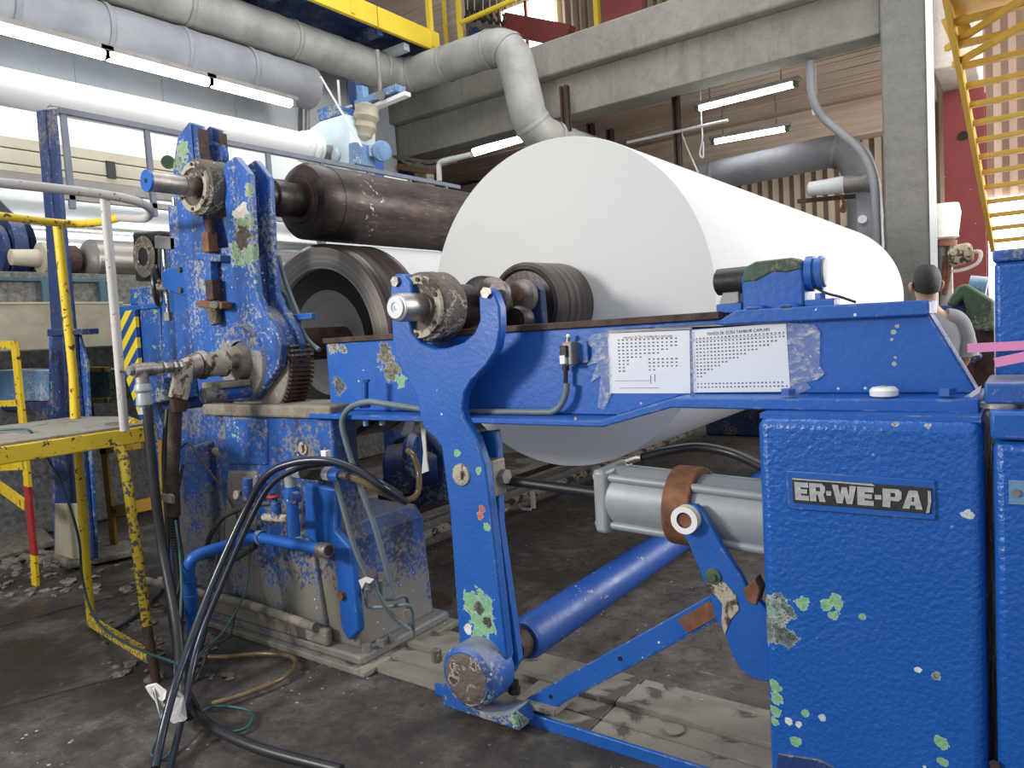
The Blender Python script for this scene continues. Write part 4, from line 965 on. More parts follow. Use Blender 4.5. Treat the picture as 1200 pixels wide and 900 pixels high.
# ------------------------------------------------------------------ cabinets at the right
cab = thing('machine_cabinet', 'big hammered blue cabinet bearing the riveted name plate', 'cabinet', (-.37, 2.3, 0))
MB().box(-.632, -.108, 2.0, 2.7, .02, 1.172).build('body', 'blue_cabinet', cab, bevel=.028, seg=4)
MB().box(-.60, -.14, 2.03, 2.68, 0, .03).build('plinth', 'dark_void', cab)
MB().box(-.628, -.112, 2.02, 2.69, 1.168, 1.182).build('lid_gap', 'blue', cab)
MB().prism(poly([(912, 883), (960, 890), (978, 900), (980, 930), (905, 930)], 1.997), 1.994, 2.002).build('dark_patch', 'blue_dark', cab, bevel=.002)
pl = MB().prism(poly([(921, 551), (1096, 563), (1097, 610), (924, 596)], 1.995), 1.992, 2.003).build('plate_frame', 'blue', cab, bevel=.003)
PQ = [at(u, v, y=1.99) for u, v in ((928, 560), (1092, 572), (1091, 602), (930, 589))]
MB().prism([(p.x, p.z) for p in PQ], 1.988, 1.994).build('name_plate', 'plate_black', pl, bevel=.0015)
def puv(a, b): return PQ[0].lerp(PQ[1], a).lerp(PQ[3].lerp(PQ[2], a), b)
LET = {
 'E': [[(0, 0), (1, 0), (1, .27), (.45, .27), (.45, .38), (.9, .38), (.9, .62), (.45, .62), (.45, .73), (1, .73), (1, 1), (0, 1)]],
 'R': [[(0, 0), (.8, 0), (1, .15), (1, .45), (.88, .56), (1, 1), (.62, 1), (.52, .62), (.42, .62), (.42, 1), (0, 1)]],
 'P': [[(0, 0), (.85, 0), (1, .14), (1, .5), (.85, .64), (.42, .64), (.42, 1), (0, 1)]],
 'A': [[(.3, 0), (.72, 0), (1, 1), (.66, 1), (.61, .8), (.39, .8), (.34, 1), (0, 1)]],
 'W': [[(0, 0), (.26, 0), (.33, .55), (.4, .1), (.62, .1), (.69, .55), (.74, 0), (1, 0), (.83, 1), (.6, 1), (.51, .55), (.42, 1), (.18, 1)]],
 '-': [[(0, .38), (1, .38), (1, .62), (0, .62)]]}
HOLE = {'R': (.42, .2, .68, .42), 'P': (.42, .2, .66, .42), 'A': (.46, .35, .56, .6)}
xa = .02
for chx, wd in (('E', .115), ('R', .13), ('-', .04), ('W', .19), ('E', .125), ('-', .05), ('P', .14), ('A', .145)):
    wd *= .93
    for pg in LET[chx]:
        pts = [puv(xa + a * wd, .14 + b * .72) for a, b in pg]
        MB().prism([(p.x, p.z) for p in pts], 1.9855, 1.9885).build('dash' if chx == '-' else 'letter', 'plate_letter', pl)
    if chx in HOLE:
        h = HOLE[chx]; pts = [puv(xa + a * wd, .14 + b * .72) for a, b in ((h[0], h[1]), (h[2], h[1]), (h[2], h[3]), (h[0], h[3]))]
        MB().prism([(p.x, p.z) for p in pts], 1.985, 1.987).build('letter_hole', 'plate_black', pl)
    xa += wd + .008
# bare worn edge of the plate
MB().prism([(p.x, p.z) for p in [puv(.975, .1), puv(.995, .12), puv(1.0, .5), puv(.99, .95), puv(.968, .98), puv(.98, .6)]], 1.9853, 1.9884).build('worn_corner', 'plate_letter', pl)
MB().prism([(p.x, p.z) for p in [puv(0, 0), puv(.6, .0), puv(.62, .08), puv(.3, .05), puv(.01, .06)]], 1.9868, 1.9884).build('worn_edge', 'plate_letter', pl)

cb2 = thing('side_cabinet', 'second blue cabinet at the right picture edge with a pale blue tag', 'cabinet', (.15, 2.3, 0))
MB().box(-.088, .42, 1.985, 2.7, .02, 1.13).build('body', 'blue_cabinet', cb2, bevel=.02, seg=3)
MB().box(-.092, .42, 1.975, 2.7, 1.135, 1.2).build('top_rail', 'blue', cb2, bevel=.008)
a, b = at(1182, 563, y=1.98), at(1206, 592, y=1.98); tg = MB().box(a.x, b.x, 1.978, 1.986, b.z, a.z).build('tag', 'blue_pale', cb2)
MB().hexbolt(((a.x + b.x) / 2 - .005, 1.978, (a.z + b.z) / 2), (0, -1, 0), .009, .006).build('screw', 'tin', tg)
MB().hexbolt(at(1166, 896, y=1.982), (0, -1, 0), .012, .01).build('screw', 'rust_dark', cb2)
hb_ = thing('control_box', 'upright blue box with a dusty grey lid at the right edge', 'box', (.1, 2.4, 1.26))
MB().box(-.092, .3, 2.26, 2.6, 1.24, 1.55).build('body', 'blue_cabinet', hb_, bevel=.012)
MB().box(-.095, .3, 2.25, 2.61, 1.55, 1.58).build('lid', 'blue_worn', hb_, bevel=.006)
tr = thing('support_tray', 'low worn blue bracket between the cabinet and the upright box', 'bracket', (.02, 2.1, 1.2))
MB().box(-.105, .3, 2.02, 2.24, 1.212, 1.262).build('tray', 'blue_worn', tr, bevel=.006)
MB().lathe([(0, .04), (.012, .04)], (-.075, 2.06, 1.2), (0, 0, 1), 28).build('spacer', 'steel_worn', tr)
for k, (u0, v0, u1, v1) in enumerate(((1134, 408, 1215, 404), (1166, 425, 1215, 415))):
    y = 2.19 if k == 0 else 2.12
    a, b = at(u0, v0, y=y), at(u1, v1, y=y)
    solo(MB().bar(a, b, .02, .022, (0, 0, 1)), 'pink_strip', 'pink', ('upper pink plastic strip crossing before the upright blue box', 'lower pink plastic strip lying on the worn blue bracket')[k], 'strip', 'pink plastic strips')
wr = thing('tape_puck', 'white plastic round dispenser lying on the beam ledge', 'puck', at(1036, 463, y=2.15))
p = at(1036, 465, y=2.13)
MB().lathe([(0, .028), (.004, .034), (.018, .035), (.026, .028), (.028, .012)], p, (0, 0, 1), 32).build('case', 'white_plastic', wr)
MB().cyl(p + Vector((0, 0, .026)), p + Vector((0, 0, .031)), .01).build('button', 'tin', wr)
solo(MB().extr([at(u, v, y=2.14) for u, v in ((1120, 470), (1134, 463), (1150, 452), (1148, 460), (1136, 468))][::-1], (0, .01, 0)), 'paper_scrap', 'ptape', 'torn paper scrap on the ledge at the beam end', 'scrap')

# ================================================================== left side: posts, calender rolls, platform
post = thing('steel_post', 'tall faded blue steel post with a peeling pale foot', 'post', (-5.4, 2.3, 0))
def leaned(q, y0, y1, nm, mat): return MB().prism(poly(q, y0), y0, y1).build(nm, mat, post, bevel=.005)
leaned([(42, 130), (52, 128), (62, 250), (74, 395), (86, 655), (66, 660), (60, 395), (52, 250)], 2.2, 2.215, 'left_flange', 'blue_faded')
leaned([(53, 128), (62, 127), (73, 255), (87, 395), (89, 425), (108, 655), (88, 655), (75, 395), (63, 250)], 2.21, 2.235, 'right_flange', 'blue_faded')
leaned([(57, 385), (90, 385), (101, 425), (112, 655), (64, 660), (57, 470)], 2.24, 2.262, 'foot_plate', 'blue_worn')
leaned([(64, 590), (92, 590), (96, 655), (64, 660)], 2.19, 2.2, 'peeling_patch', 'cream_dirty')
leaned([(55, 386), (97, 385), (97, 392), (55, 394)], 2.18, 2.28, 'collar', 'blue_dark')
bb = thing('box_beam', 'faded blue box beam joining the tall post at the left edge', 'beam', (-6.0, 2.35, 1.1)); bb['kind'] = 'thing'
MB().prism(poly([(-30, 434), (70, 434), (76, 470), (-30, 470)], 2.3), 2.3, 2.5).build('upper_side', 'blue_pale', bb, bevel=.006)
MB().prism(poly([(-30, 471), (76, 471), (80, 500), (45, 502), (40, 480), (-30, 482)], 2.31), 2.31, 2.5).build('lower_side', 'blue_faded', bb, bevel=.006)
# high blue railing behind the post
rl = thing('blue_railing', 'grey blue flat bar railing running from the tall post behind the dark spool', 'railing', (-5.5, 4.5, 2.55))
MB().box(-5.51, -5.47, 2.36, 6.75, 3.15, 3.19).build('top_rail', 'rail_grey', rl)
MB().box(-5.52, -5.48, 2.36, 6.75, 2.56, 2.60).build('lower_rail', 'tin', rl)
MB().bar((-5.49, 2.40, 3.17), (-5.2, 2.215, 3.03), .05, .04).build('bracket', 'rail_grey', rl)
for y in (4.6, 6.6): MB().box(-5.51, -5.45, y, y + .06, 0, 2.56).build('post', 'rail_grey', rl)
for y in (2.43, 3.02, 3.62, 4.1, 4.7, 5.3, 5.9, 6.5): MB().box(-5.51, -5.48, y, y + .04, 2.5, 3.15).build('baluster', 'rail_grey', rl)

# calender rolls
ra = thing('calender_roll', 'wide bright polished roll carrying the paper sheet behind the yellow post', 'roll', (-6.95, 5, 2.2))
MB().lathe([(0, .2), (.01, .225), (5.4, .225)], (-6.95, 2.68, 2.41), (0, 1, 0), 64).build('shell', 'steel_roll', ra)
MB().lathe([(0, .18), (0, .25), (.1, .25), (.1, .18)], (-6.95, 2.52, 2.41), (0, 1, 0), 48).build('end_ring', 'blue_dark', ra)
MB().lathe([(0, .1), (.02, .2), (.06, .21)], (-6.95, 2.44, 2.38), (0, 1, 0), 32).build('bearing_cover', 'blue_faded', ra)
rb = thing('press_roll', 'smaller brushed steel roll with cream bearing end left of the gearbox', 'roll', (-6.3, 4, 2.07))
MB().lathe([(0, .165), (.008, .172), (4.6, .172)], (-6.3, 2.90, 2.245), (0, 1, 0), 56).build('shell', 'steel_brushed', rb)
MB().lathe([(0, .06), (.01, .1), (.05, .155), (.07, .165)], (-6.3, 2.83, 2.245), (0, 1, 0), 40).build('end_cone', 'tin', rb)
MB().lathe([(0, .06), (.01, .11), (.1, .115), (.12, .08)], (-6.3, 2.69, 2.245), (0, 1, 0), 18).build('coupling', 'rust_dark', rb)
MB().lathe([(0, .035), (.01, .06), (.2, .07), (.21, .125), (.24, .13), (.27, .115), (.38, .11)], (-6.3, 2.32, 2.245), (0, 1, 0), 28).build('bearing_end', 'cream', rb)
tf = thing('teal_frame', 'teal grey trough with upright ribs under the polished rolls', 'frame', (-6.15, 3, 1.88))
MB().box(-6.3, -6.14, .6, 6.5, 1.88, 2.12).build('side', 'smear', tf, bevel=.004)
MB().box(-6.34, -6.10, .6, 2.95, 2.05, 2.075).build('rim', 'teal', tf)
for y in (2.44, 2.86): MB().box(-6.15, -6.09, y, y + .05, 1.88, 2.06).build('rib', 'teal', tf, bevel=.003)
cbm = thing('cream_beam', 'dirty cream box beam below the rolls behind the yellow post', 'beam', (-6.1, 2, 1.53)); cbm['kind'] = 'thing'
MB().box(-6.3, -6.0, .5, 2.98, 1.53, 1.88).build('front_box', 'cream_dirty', cbm, bevel=.01)
MB().box(-6.3, -6.02, 2.98, 6.6, 1.54, 1.87).build('rear_box', 'cream_dirty', cbm, bevel=.01)
MB().box(-6.32, -5.99, .5, 2.98, 1.87, 1.885).build('top_edge', 'cream', cbm)
struct(MB().box(-7.4, -6.75, .3, 8, 0, 1.62), 'wall_pit', 'smear', bevel=.02)
for y in (.9, 3.6, 6.0): MB().box(-6.28, -6.1, y, y + .15, 0, 1.54).build('support', 'blue_dark', cbm)

# yellow post junction box and low ochre frame
jb = thing('junction_box', 'small rusty junction box edged in yellow beside the tall post', 'box', at(112, 450, y=2.45))
q = [at(u, v, y=2.45) for u, v in ((94, 433), (128, 433), (128, 470), (98, 470))]
MB().prism([(p.x, p.z) for p in q], 2.45, 2.6).build('case', 'green_worn', jb, bevel=.006)
for u0, v0, u1, v1 in ((92, 433, 128, 433), (98, 470, 129, 469)): MB().bar(at(u0, v0, y=2.43), at(u1, v1, y=2.43), .03, .035).build('yellow_edge', 'ochre', jb, bevel=.004)
MB().bar(at(94, 433, y=2.43), at(99, 471, y=2.43), .03, .03, (0, 1, 0)).build('rusty_edge', 'rust', jb)
of = thing('ochre_frame', 'low ochre flat bar frame on the floor behind the platform legs', 'frame', at(133, 648, z=0))
Y = at(133, 648, z=0).y
for u0, v0, u1, v1 in ((122, 525, 135, 648), (118, 526, 166, 518), (132, 600, 190, 587), (190, 516, 197, 640)):
    MB().bar(at(u0, v0, y=Y), at(u1, v1, y=Y), .02, .085, (0, 0, 1) if abs(u1 - u0) > 25 else (1, 0, 0)).build('bar', 'ochre', of)
# guard rail at the left edge with red foot
gr = thing('guard_rail', 'yellow flat bar guard with a red painted post at left edge', 'guard rail', at(40, 685, z=0))
Y = at(40, 685, z=0).y
def gbar(u0, v0, u1, v1, w_, mat='yellow', nm='bar', y=Y): MB().bar(at(u0, v0, y=y), at(u1, v1, y=y), .02, w_, (0, 0, 1) if abs(u1 - u0) > 22 else (1, 0, 0)).build(nm, mat, gr)
gbar(17, 401, 27, 497, .075, nm='post'); gbar(26, 500, 33, 570, .075, nm='post'); gbar(32, 568, 40, 650, .075, 'red', 'red_post'); gbar(40, 650, 42, 690, .075, nm='post')
gbar(-20, 404, 20, 404, .05); gbar(-20, 474, 24, 472, .04); gbar(-20, 545, 30, 542, .09); gbar(-20, 556, 30, 592, .07)

# platform with tube rails
pf_ = thing('step_platform', 'worn yellow edged step platform on tube legs in left foreground', 'platform', (-3.7, 1.2, 0))
MB().extr([(-3.30, .2, 1.115), (-3.30, 1.70, 1.115), (-3.80, 1.87, 1.115), (-4.25, 1.80, 1.115), (-4.25, .2, 1.115)], (0, 0, .022)).build('deck', 'base_plate', pf_, bevel=.004)
MB().box(-3.31, -3.28, .2, 1.72, 1.055, 1.125).build('edge_channel', 'yellow', pf_, bevel=.005)
MB().box(-4.27, -4.24, .2, 1.8, 1.055, 1.125).build('edge_channel', 'yellow', pf_, bevel=.005)
MB().lathe([(0, .026), (.015, .026), (.015, .015), (.02, .012)], at(157, 497, y=1.7), (1, -.2, 0), 20).build('socket_ring', 'yellow', pf_)
TR = .019
MB().tube(rounded([Vector((-3.33, 1.38, 1.085)), Vector((-3.30, 1.57, 1.085)), at(150, 570, y=1.56), at(178, 775, z=.03) + Vector((0, 0, .03))], .12), TR * 1.15, 12).build('leg', 'yellow_worn', pf_)
MB().tube([at(172, 735, y=1.56), at(180, 778, y=1.56), at(183, 800, z=0)], TR * 1.1, 12).build('leg_foot', 'rust_dark', pf_)
MB().tube([at(86, 440, y=1.74), at(90, 512, y=1.74), at(101, 660, y=1.74), at(107, 728, z=.02)], TR * 1.15, 12).build('leg', 'yellow', pf_)
MB().bar(at(106, 728, y=1.73), at(176, 770, y=1.56), .03, .045).build('foot_bar', 'yellow_worn', pf_)
hl = MB().tube([at(67, 262, y=1.74), at(86, 440, y=1.74), at(88, 500, y=1.74)], TR * 1.15, 12).build('rail_post', 'yellow', pf_)
MB().tube([at(122, 228, y=1.55), at(134, 360, y=1.55), at(146, 505, y=1.55)], TR, 12).build('rail_post', 'whitepipe', pf_)
za = lambda u, v: at(u, v, z=2.125)
w0 = za(122, 228); y2 = za(112, 261)
MB().tube(cat([Vector((w0.x, .3, 2.125)), Vector((w0.x, 1.0, 2.125)), w0, Vector((w0.x - .12, 1.78, 2.12)), Vector((w0.x - .36, 1.90, 2.11)), at(140, 255, y=1.88)], 8), TR, 12).build('hand_rail', 'whitepipe', pf_)
MB().tube(cat([at(140, 255, y=1.88), y2, za(67, 261), Vector((-3.83, 1.2, 2.125)), Vector((-3.8, .3, 2.13))], 8), TR, 12).build('hand_rail', 'yellow', pf_)

# ------------------------------------------------------------------ gear box, striped guard, hand wheel
gb = thing('gearbox', 'black square gear motor with ringed cover above the blue housing', 'gearbox', at(175, 330, y=2.55))
q = poly([(154, 272), (186, 270), (187, 327), (158, 330)], 2.55)
MB().prism(q, 2.55, 2.8).build('case', 'black', gb, bevel=.02)
c0 = at(170, 301, y=2.54)
MB().lathe([(0, .13), (-.01, .135), (-.014, .12), (-.006, .11), (-.006, .09), (-.014, .085), (-.014, .06)], c0, (0, 1, 0), 44, False).build('ringed_cover', 'grease', gb)
MB().lathe([(-.012, .001), (-.01, .06), (0, .062)], c0, (0, 1, 0), 32, False).build('centre_cap', 'black', gb)
gh = thing('gear_housing', 'blue gear housing behind the yellow striped guard plate', 'housing', at(175, 480, y=2.5))
MB().prism(poly([(152, 338), (198, 332), (198, 356), (152, 358)], 2.5), 2.5, 2.8).build('upper_case', 'blue_worn', gh, bevel=.01)
MB().prism(poly([(160, 358), (186, 356), (192, 470), (170, 475)], 2.46), 2.46, 2.7).build('lower_case', 'blue_worn', gh, bevel=.01)
MB().prism(poly([(134, 360), (190, 354), (190, 360), (134, 366)], 2.44), 2.44, 2.76).build('ledge', 'blue', gh, bevel=.005)
MB().prism(poly([(184, 356), (200, 354), (206, 480), (190, 480)], 2.55), 2.55, 2.8).build('rear_case', 'blue_dark', gh, bevel=.006)
hz = thing('striped_guard', 'blue guard plate with yellow diagonal hazard stripes beside the gear housing', 'guard plate', at(155, 470, y=2.42))
MB().prism(poly([(136, 366), (157, 363), (166, 482), (180, 520), (163, 490), (141, 425)], 2.42), 2.42, 2.45).build('plate', 'hazard', hz, bevel=.004)
hw = thing('hand_wheel', 'dark hand wheel on the blue bracket left of the arm', 'hand wheel', at(182, 335, y=2.12))
c = at(184, 335, y=2.14); axw = Vector((-.62, -.78, 0)).normalized(); e1 = axw.cross(Vector((0, 0, 1))).normalized()
ring = [c + e1 * (.1 * math.cos(t)) + Vector((0, 0, .105 * math.sin(t))) for t in [2 * math.pi * k / 28 for k in range(28)]]
MB().tube(ring, .012, 8, True).build('rim', 'rubber', hw)
for k in range(3):
    t_ = 2 * math.pi * k / 3 + .5; MB().cyl(c, c + e1 * (.1 * math.cos(t_)) + Vector((0, 0, .105 * math.sin(t_))), .008, seg=8).build('spoke', 'black', hw)
MB().cyl(c + axw * .02, c - axw * .05, .03).build('hub', 'caked', hw)
bk = thing('wheel_bracket', 'blue bolted bracket plate behind the dark hand wheel', 'bracket', at(205, 345, y=2.12))
MB().prism(poly([(190, 318), (206, 312), (222, 311), (223, 343), (217, 346), (206, 344), (191, 337)], 2.13), 2.125, 2.16).build('plate', 'blue', bk, bevel=.006)
for u, v in ((212, 316), (213, 340)): MB().hexbolt(at(u, v, y=2.125), (0, -1, 0), .017, .014).build('bolt', 'green_worn', bk)
rdx = thing('tie_rods', 'pair of thin steel rods with clamps left of the blue arm', 'rods', at(200, 370, y=2.2))
for u0, u1 in ((191, 197), (206, 211)):
    MB().cyl(at(u0, 280, y=2.2), at(u1, 372, y=2.2), .011, seg=12).build('rod', 'steel', rdx)
    MB().cyl(at(u1 - 1, 366, y=2.2), at(u1, 376, y=2.2), .025, seg=6).build('nut', 'tin', rdx)
MB().bar(at(186, 284, y=2.19), at(210, 286, y=2.19), .05, .07).build('clamp', 'tin', rdx, bevel=.006)
MB().cyl(at(204, 232, y=2.22), at(206, 280, y=2.22), .014, seg=12).build('upper_rod', 'steel', rdx)
ac = thing('arm_cylinder', 'upright blue box cylinder of the arm left of the hub', 'cylinder', at(222, 440, y=2.3))
MB().prism(poly([(188, 290), (206, 290), (213, 440), (190, 445)], 2.35), 2.35, 2.5).build('case', 'blue_worn', ac, bevel=.01)
MB().prism(poly([(203, 240), (222, 262), (238, 440), (216, 445)], 2.2), 2.165, 2.32).build('side_plate', 'blue_worn', ac, bevel=.01)

# dusty cast parts left of the stand
lc = thing('rear_casting', 'dusty blue grey casting low between hoses and the machine stand', 'casting', at(235, 700, y=2.4))
MB().prism(poly([(212, 480), (258, 478), (262, 640), (268, 720), (215, 700), (208, 600)], 2.4), 2.4, 2.7).build('body', 'blue_dusty', lc, bevel=.02)
MB().prism(poly([(216, 525), (240, 518), (248, 640), (230, 660), (212, 610)], 2.34), 2.34, 2.42).build('rib', 'blue_dusty', lc, bevel=.02)
MB().prism(poly([(178, 470), (206, 470), (215, 640), (240, 690), (190, 650)], 2.6), 2.6, 2.75).build('rear_plate', 'blue_worn', lc, bevel=.01)
MB().tube(rounded([at(252, 528, y=2.3), at(262, 535, y=2.28), at(265, 600, y=2.28), at(262, 640, y=2.28)], .05), .02, 10).build('curved_lip', 'slab_dust', lc)
# floor pipe and rubble pile
solo(MB().tube(rounded([at(170, 680, z=.12), at(290, 708, y=2.05), at(370, 735, y=2.05)], .1), .022, 12), 'floor_pipe', 'slab_dust', 'dust covered pipe lying along the foot of the stand', 'pipe')
# ------------------------------------------------------------------ steam joint and hoses
uj = thing('steam_joint', 'dusty steel rotary steam joint sticking out from the hub', 'pipe joint', (GX, 1.8, 1.36))
JX, JZ = -3.12, 1.385
P3 = lambda y: Vector((JX, y, JZ))
MB().lathe([(0, .03), (.06, .03)], P3(2.0), (0, 1, 0), 24).build('shaft', 'steel_worn', uj)
MB().lathe([(0, .045), (.0, .064), (.02, .068), (.03, .058), (.1, .058), (.11, .064), (.13, .064), (.135, .04)], P3(1.865), (0, 1, 0), 36).build('body', 'caked', uj)
MB().lathe([(0, .05), (.02, .055), (.035, .06), (.05, .05)], P3(1.82), (0, 1, 0), 32).build('flange', 'steel_worn', uj)
MB().tube(rounded([P3(1.85), P3(1.80), P3(1.785) + Vector((-.02, -.02, -.14))], .06), .042, 16).build('elbow', 'caked', uj)
MB().tube([P3(1.80), P3(1.60)], .024, 14).build('pipe', 'steel_worn', uj)
for y in (1.76, 1.69, 1.735): MB().lathe([(0, .034), (.012, .034)], P3(y), (0, 1, 0), 8).build('union_nut', 'steel', uj)
MB().tube([P3(1.66), P3(1.565)], .03, 14).build('tee', 'steel_worn', uj)
MB().lathe([(0, .02), (.02, .02)], P3(1.545), (0, 1, 0), 8).build('tee_plug', 'tin', uj)
b0 = P3(1.6)
MB().tube([b0, b0 + Vector((0, 0, -.06))], .028, 14).build('nipple', 'steel_worn', uj)
MB().lathe([(0, .03), (.015, .036), (.03, .036), (.04, .028), (.06, .032), (.09, .034), (.1, .026), (.13, .028)], b0 + Vector((0, 0, -.06)), (.02, 0, -1), 12).build('coupling', 'galv', uj)
MB().box(JX - .1, JX + .06, 1.93, 2.09, 1.27, 1.30).build('support_plate', 'slab_dust', uj, bevel=.006)
MB().cyl((JX + .02, 1.86, 1.245), (JX + .02, 2.1, 1.245), .034).build('support_tube', 'blue_dusty', uj)
def hose(name, pts, r, mat, label, sub=8, ribs=None, extra=None):
    t = thing(name, label, 'hose', pts[-1])
    MB().tube(cat(pts, sub), r, 12).build('hose', mat, t)
    return t
e0 = P3(1.785) + Vector((-.02, -.02, -.14))
h = hose('brown_hose', [e0, at(206, 480, y=1.77), at(202, 560, y=1.78), at(202, 600, y=1.78)], .03, 'hose_brown', 'brown braided steam hose hanging below the rotary joint')
MB().lathe([(0, .034), (.03, .038), (.06, .033)], e0, (-.05, 0, -1), 10).build('ferrule', 'rust_dark', h)
vl = thing('hose_valve', 'small steel ball valve joining the brown and the black hose', 'valve', at(204, 585, y=1.77))
MB().cyl(at(202, 566, y=1.78), at(204, 604, y=1.78), .03).build('body', 'rust_dark', vl)
MB().cyl(at(199, 584, y=1.74), at(199, 584, y=1.79), .022).build('stem', 'steel_worn', vl)
MB().bar(at(190, 582, y=1.73), at(203, 586, y=1.73), .015, .03).build('lever', 'tin', vl)
h = hose('ribbed_hose', [at(203, 600, y=1.78), at(205, 640, y=1.78), at(210, 700, y=1.7), at(211, 780, y=1.55), at(230, 835, z=.05), at(290, 872, z=.04), at(400, 903, z=.04)], .019, 'rubber', 'thick black hose dropping from the valve and curling along the floor')
for k in range(12):
    p = at(203.3 + k * .35, 606 + k * 3.4, y=1.78); MB().lathe([(0, .02), (.004, .024), (.008, .02)], p, (0.05, 0, -1), 12, False).build('rib', 'rubber_dusty', h)
hose('drop_hose', [b0 + Vector((0, 0, -.18)), at(172, 480, y=1.6), at(180, 560, y=1.6), at(190, 640, y=1.6), at(207, 730, y=1.55), at(213, 800, y=1.5), at(222, 840, z=.03)], .021, 'rubber', 'black hose hanging from the galvanised coupling by the platform leg')
hose('looped_hose', [at(475, 588, y=2.12), at(450, 572, y=2.0), at(420, 552, y=1.95), at(385, 540, y=1.9), at(345, 542, y=1.85), at(312, 558, y=1.8), at(287, 600, y=1.75), at(250, 682, y=1.6), at(222, 755, y=1.45), at(206, 800, y=1.35), at(190, 860, y=1.25), at(182, 900, z=.03)], .0155, 'rubber_blue', 'glossy blue black hose arching over the stand down to the floor, outer one')
hose('looped_hose', [at(470, 580, y=2.15), at(440, 562, y=2.02), at(410, 546, y=1.97), at(380, 543, y=1.93), at(347, 550, y=1.9), at(318, 568, y=1.86), at(296, 604, y=1.8), at(262, 680, y=1.68), at(232, 755, y=1.55), at(216, 830, y=1.4), at(198, 905, z=.03)], .0125, 'rubber_blue', 'second blue black hose running just inside the glossy outer arch')
hose('dusty_hose', [at(300, 640, y=2.0), at(262, 660, y=2.0), at(243, 640, y=1.95), at(262, 606, y=1.95), at(300, 592, y=1.98), at(318, 590, y=2.0)], .013, 'rubber_dusty', 'dusty black hose looping beside the small red valve wheel')
hose('floor_hose', [at(205, 760, z=.05), at(250, 770, z=.03), at(310, 766, z=.03), at(345, 772, z=.03), at(335, 792, z=.03), at(290, 812, z=.03), at(248, 825, z=.03)], .011, 'hose_olive', 'thin dusty hose loop lying on the floor before the stand')
hose('green_cable', [at(-20, 505, z=1.15), at(20, 503, z=1.15), at(36, 506, z=1.145), at(52, 530, y=1.45), at(75, 575, y=1.5), at(92, 630, y=1.55), at(97, 680, y=1.6), at(112, 725, y=1.6), at(150, 755, y=1.55), at(215, 780, y=1.5)], .006, 'cable_green', 'thin green cable hanging from the platform in front of its leg')
hose('green_cable', [at(206, 610, y=1.72), at(213, 690, y=1.6), at(205, 790, y=1.5), at(215, 840, z=.02), at(250, 828, z=.02), at(292, 833, z=.02), at(290, 852, z=.02), at(262, 860, z=.02)], .006, 'cable_green', 'thin green cable running down the hose bundle to a small floor loop')
hose('green_cable', [at(292, 640, y=2.0), at(288, 690, y=1.95), at(262, 740, y=1.8), at(236, 765, y=1.65), at(222, 800, y=1.5), at(200, 880, z=.02), at(178, 885, z=.02), at(182, 870, z=.02)], .005, 'cable_green', 'thin green cable slanting down across the blue pipe elbow')
for k, (q, rr_, mm, lb) in enumerate((
    ([(214, 545), (206, 600), (214, 660), (205, 720), (214, 790), (232, 828)], .008, 'rubber', 'thin black cable hanging left of the blue pipe elbow'),
    ([(258, 640), (246, 690), (240, 740), (225, 790), (212, 822)], .01, 'rubber', 'thin black cable falling from the stand behind the blue pipe'),
    ([(118, 745), (150, 728), (182, 700), (206, 668), (222, 655)], .011, 'rubber_dusty', 'dusty black cable lying across the floor behind the platform leg'),
    ([(276, 712), (268, 745), (246, 760), (228, 800), (190, 846)], .007, 'rubber_dusty', 'dusty thin cable trailing from the stand foot to the hose bundle'))):
    hose('floor_cable', [at(u, v, y=1.95 - .5 * i / 5) if k != 2 else at(u, v, z=.02) for i, (u, v) in enumerate(q)], rr_, mm, lb)
hose('grey_wire', [at(212, 525, y=2.2), at(222, 520, y=2.2), at(240, 545, y=2.15), at(262, 575, y=2.1), at(276, 600, y=2.05), at(280, 615, y=2.05)], .006, 'rubber_dusty', 'dusty grey wire hanging across the casting left of the stand')
hose('black_hose', [at(196, 480, y=2.0), at(192, 540, y=1.95), at(196, 620, y=1.9), at(198, 700, y=1.75), at(207, 770, y=1.6), at(212, 830, z=.03)], .012, 'rubber', 'thin black hose tucked behind the brown braided hose')
hose('arm_hose', [at(326, 300, y=2.36), at(333, 325, y=2.36), at(342, 350, y=2.34), at(350, 370, y=2.32), at(353, 385, y=2.3), at(362, 400, y=2.3), at(374, 410, y=2.3)], .012, 'hose_grey', 'grey hydraulic hose running down beside the blue arm, right one')
hose('arm_hose', [at(323, 335, y=2.36), at(336, 348, y=2.36), at(343, 368, y=2.33), at(347, 385, y=2.3), at(352, 400, y=2.3), at(366, 412, y=2.3)], .012, 'hose_grey', 'grey hydraulic hose running down beside the blue arm, left one')
hc = thing('hose_clamp', 'small blue clamp bar holding the two grey hydraulic hoses', 'clamp', at(355, 372, y=2.3))
MB().bar(at(338, 373, y=2.3), at(368, 370, y=2.3), .03, .03).build('bar', 'blue', hc, bevel=.004)
MB().hexbolt(at(341, 372, y=2.28), (0, -1, 0), .02, .02).build('bolt', 'caked', hc)
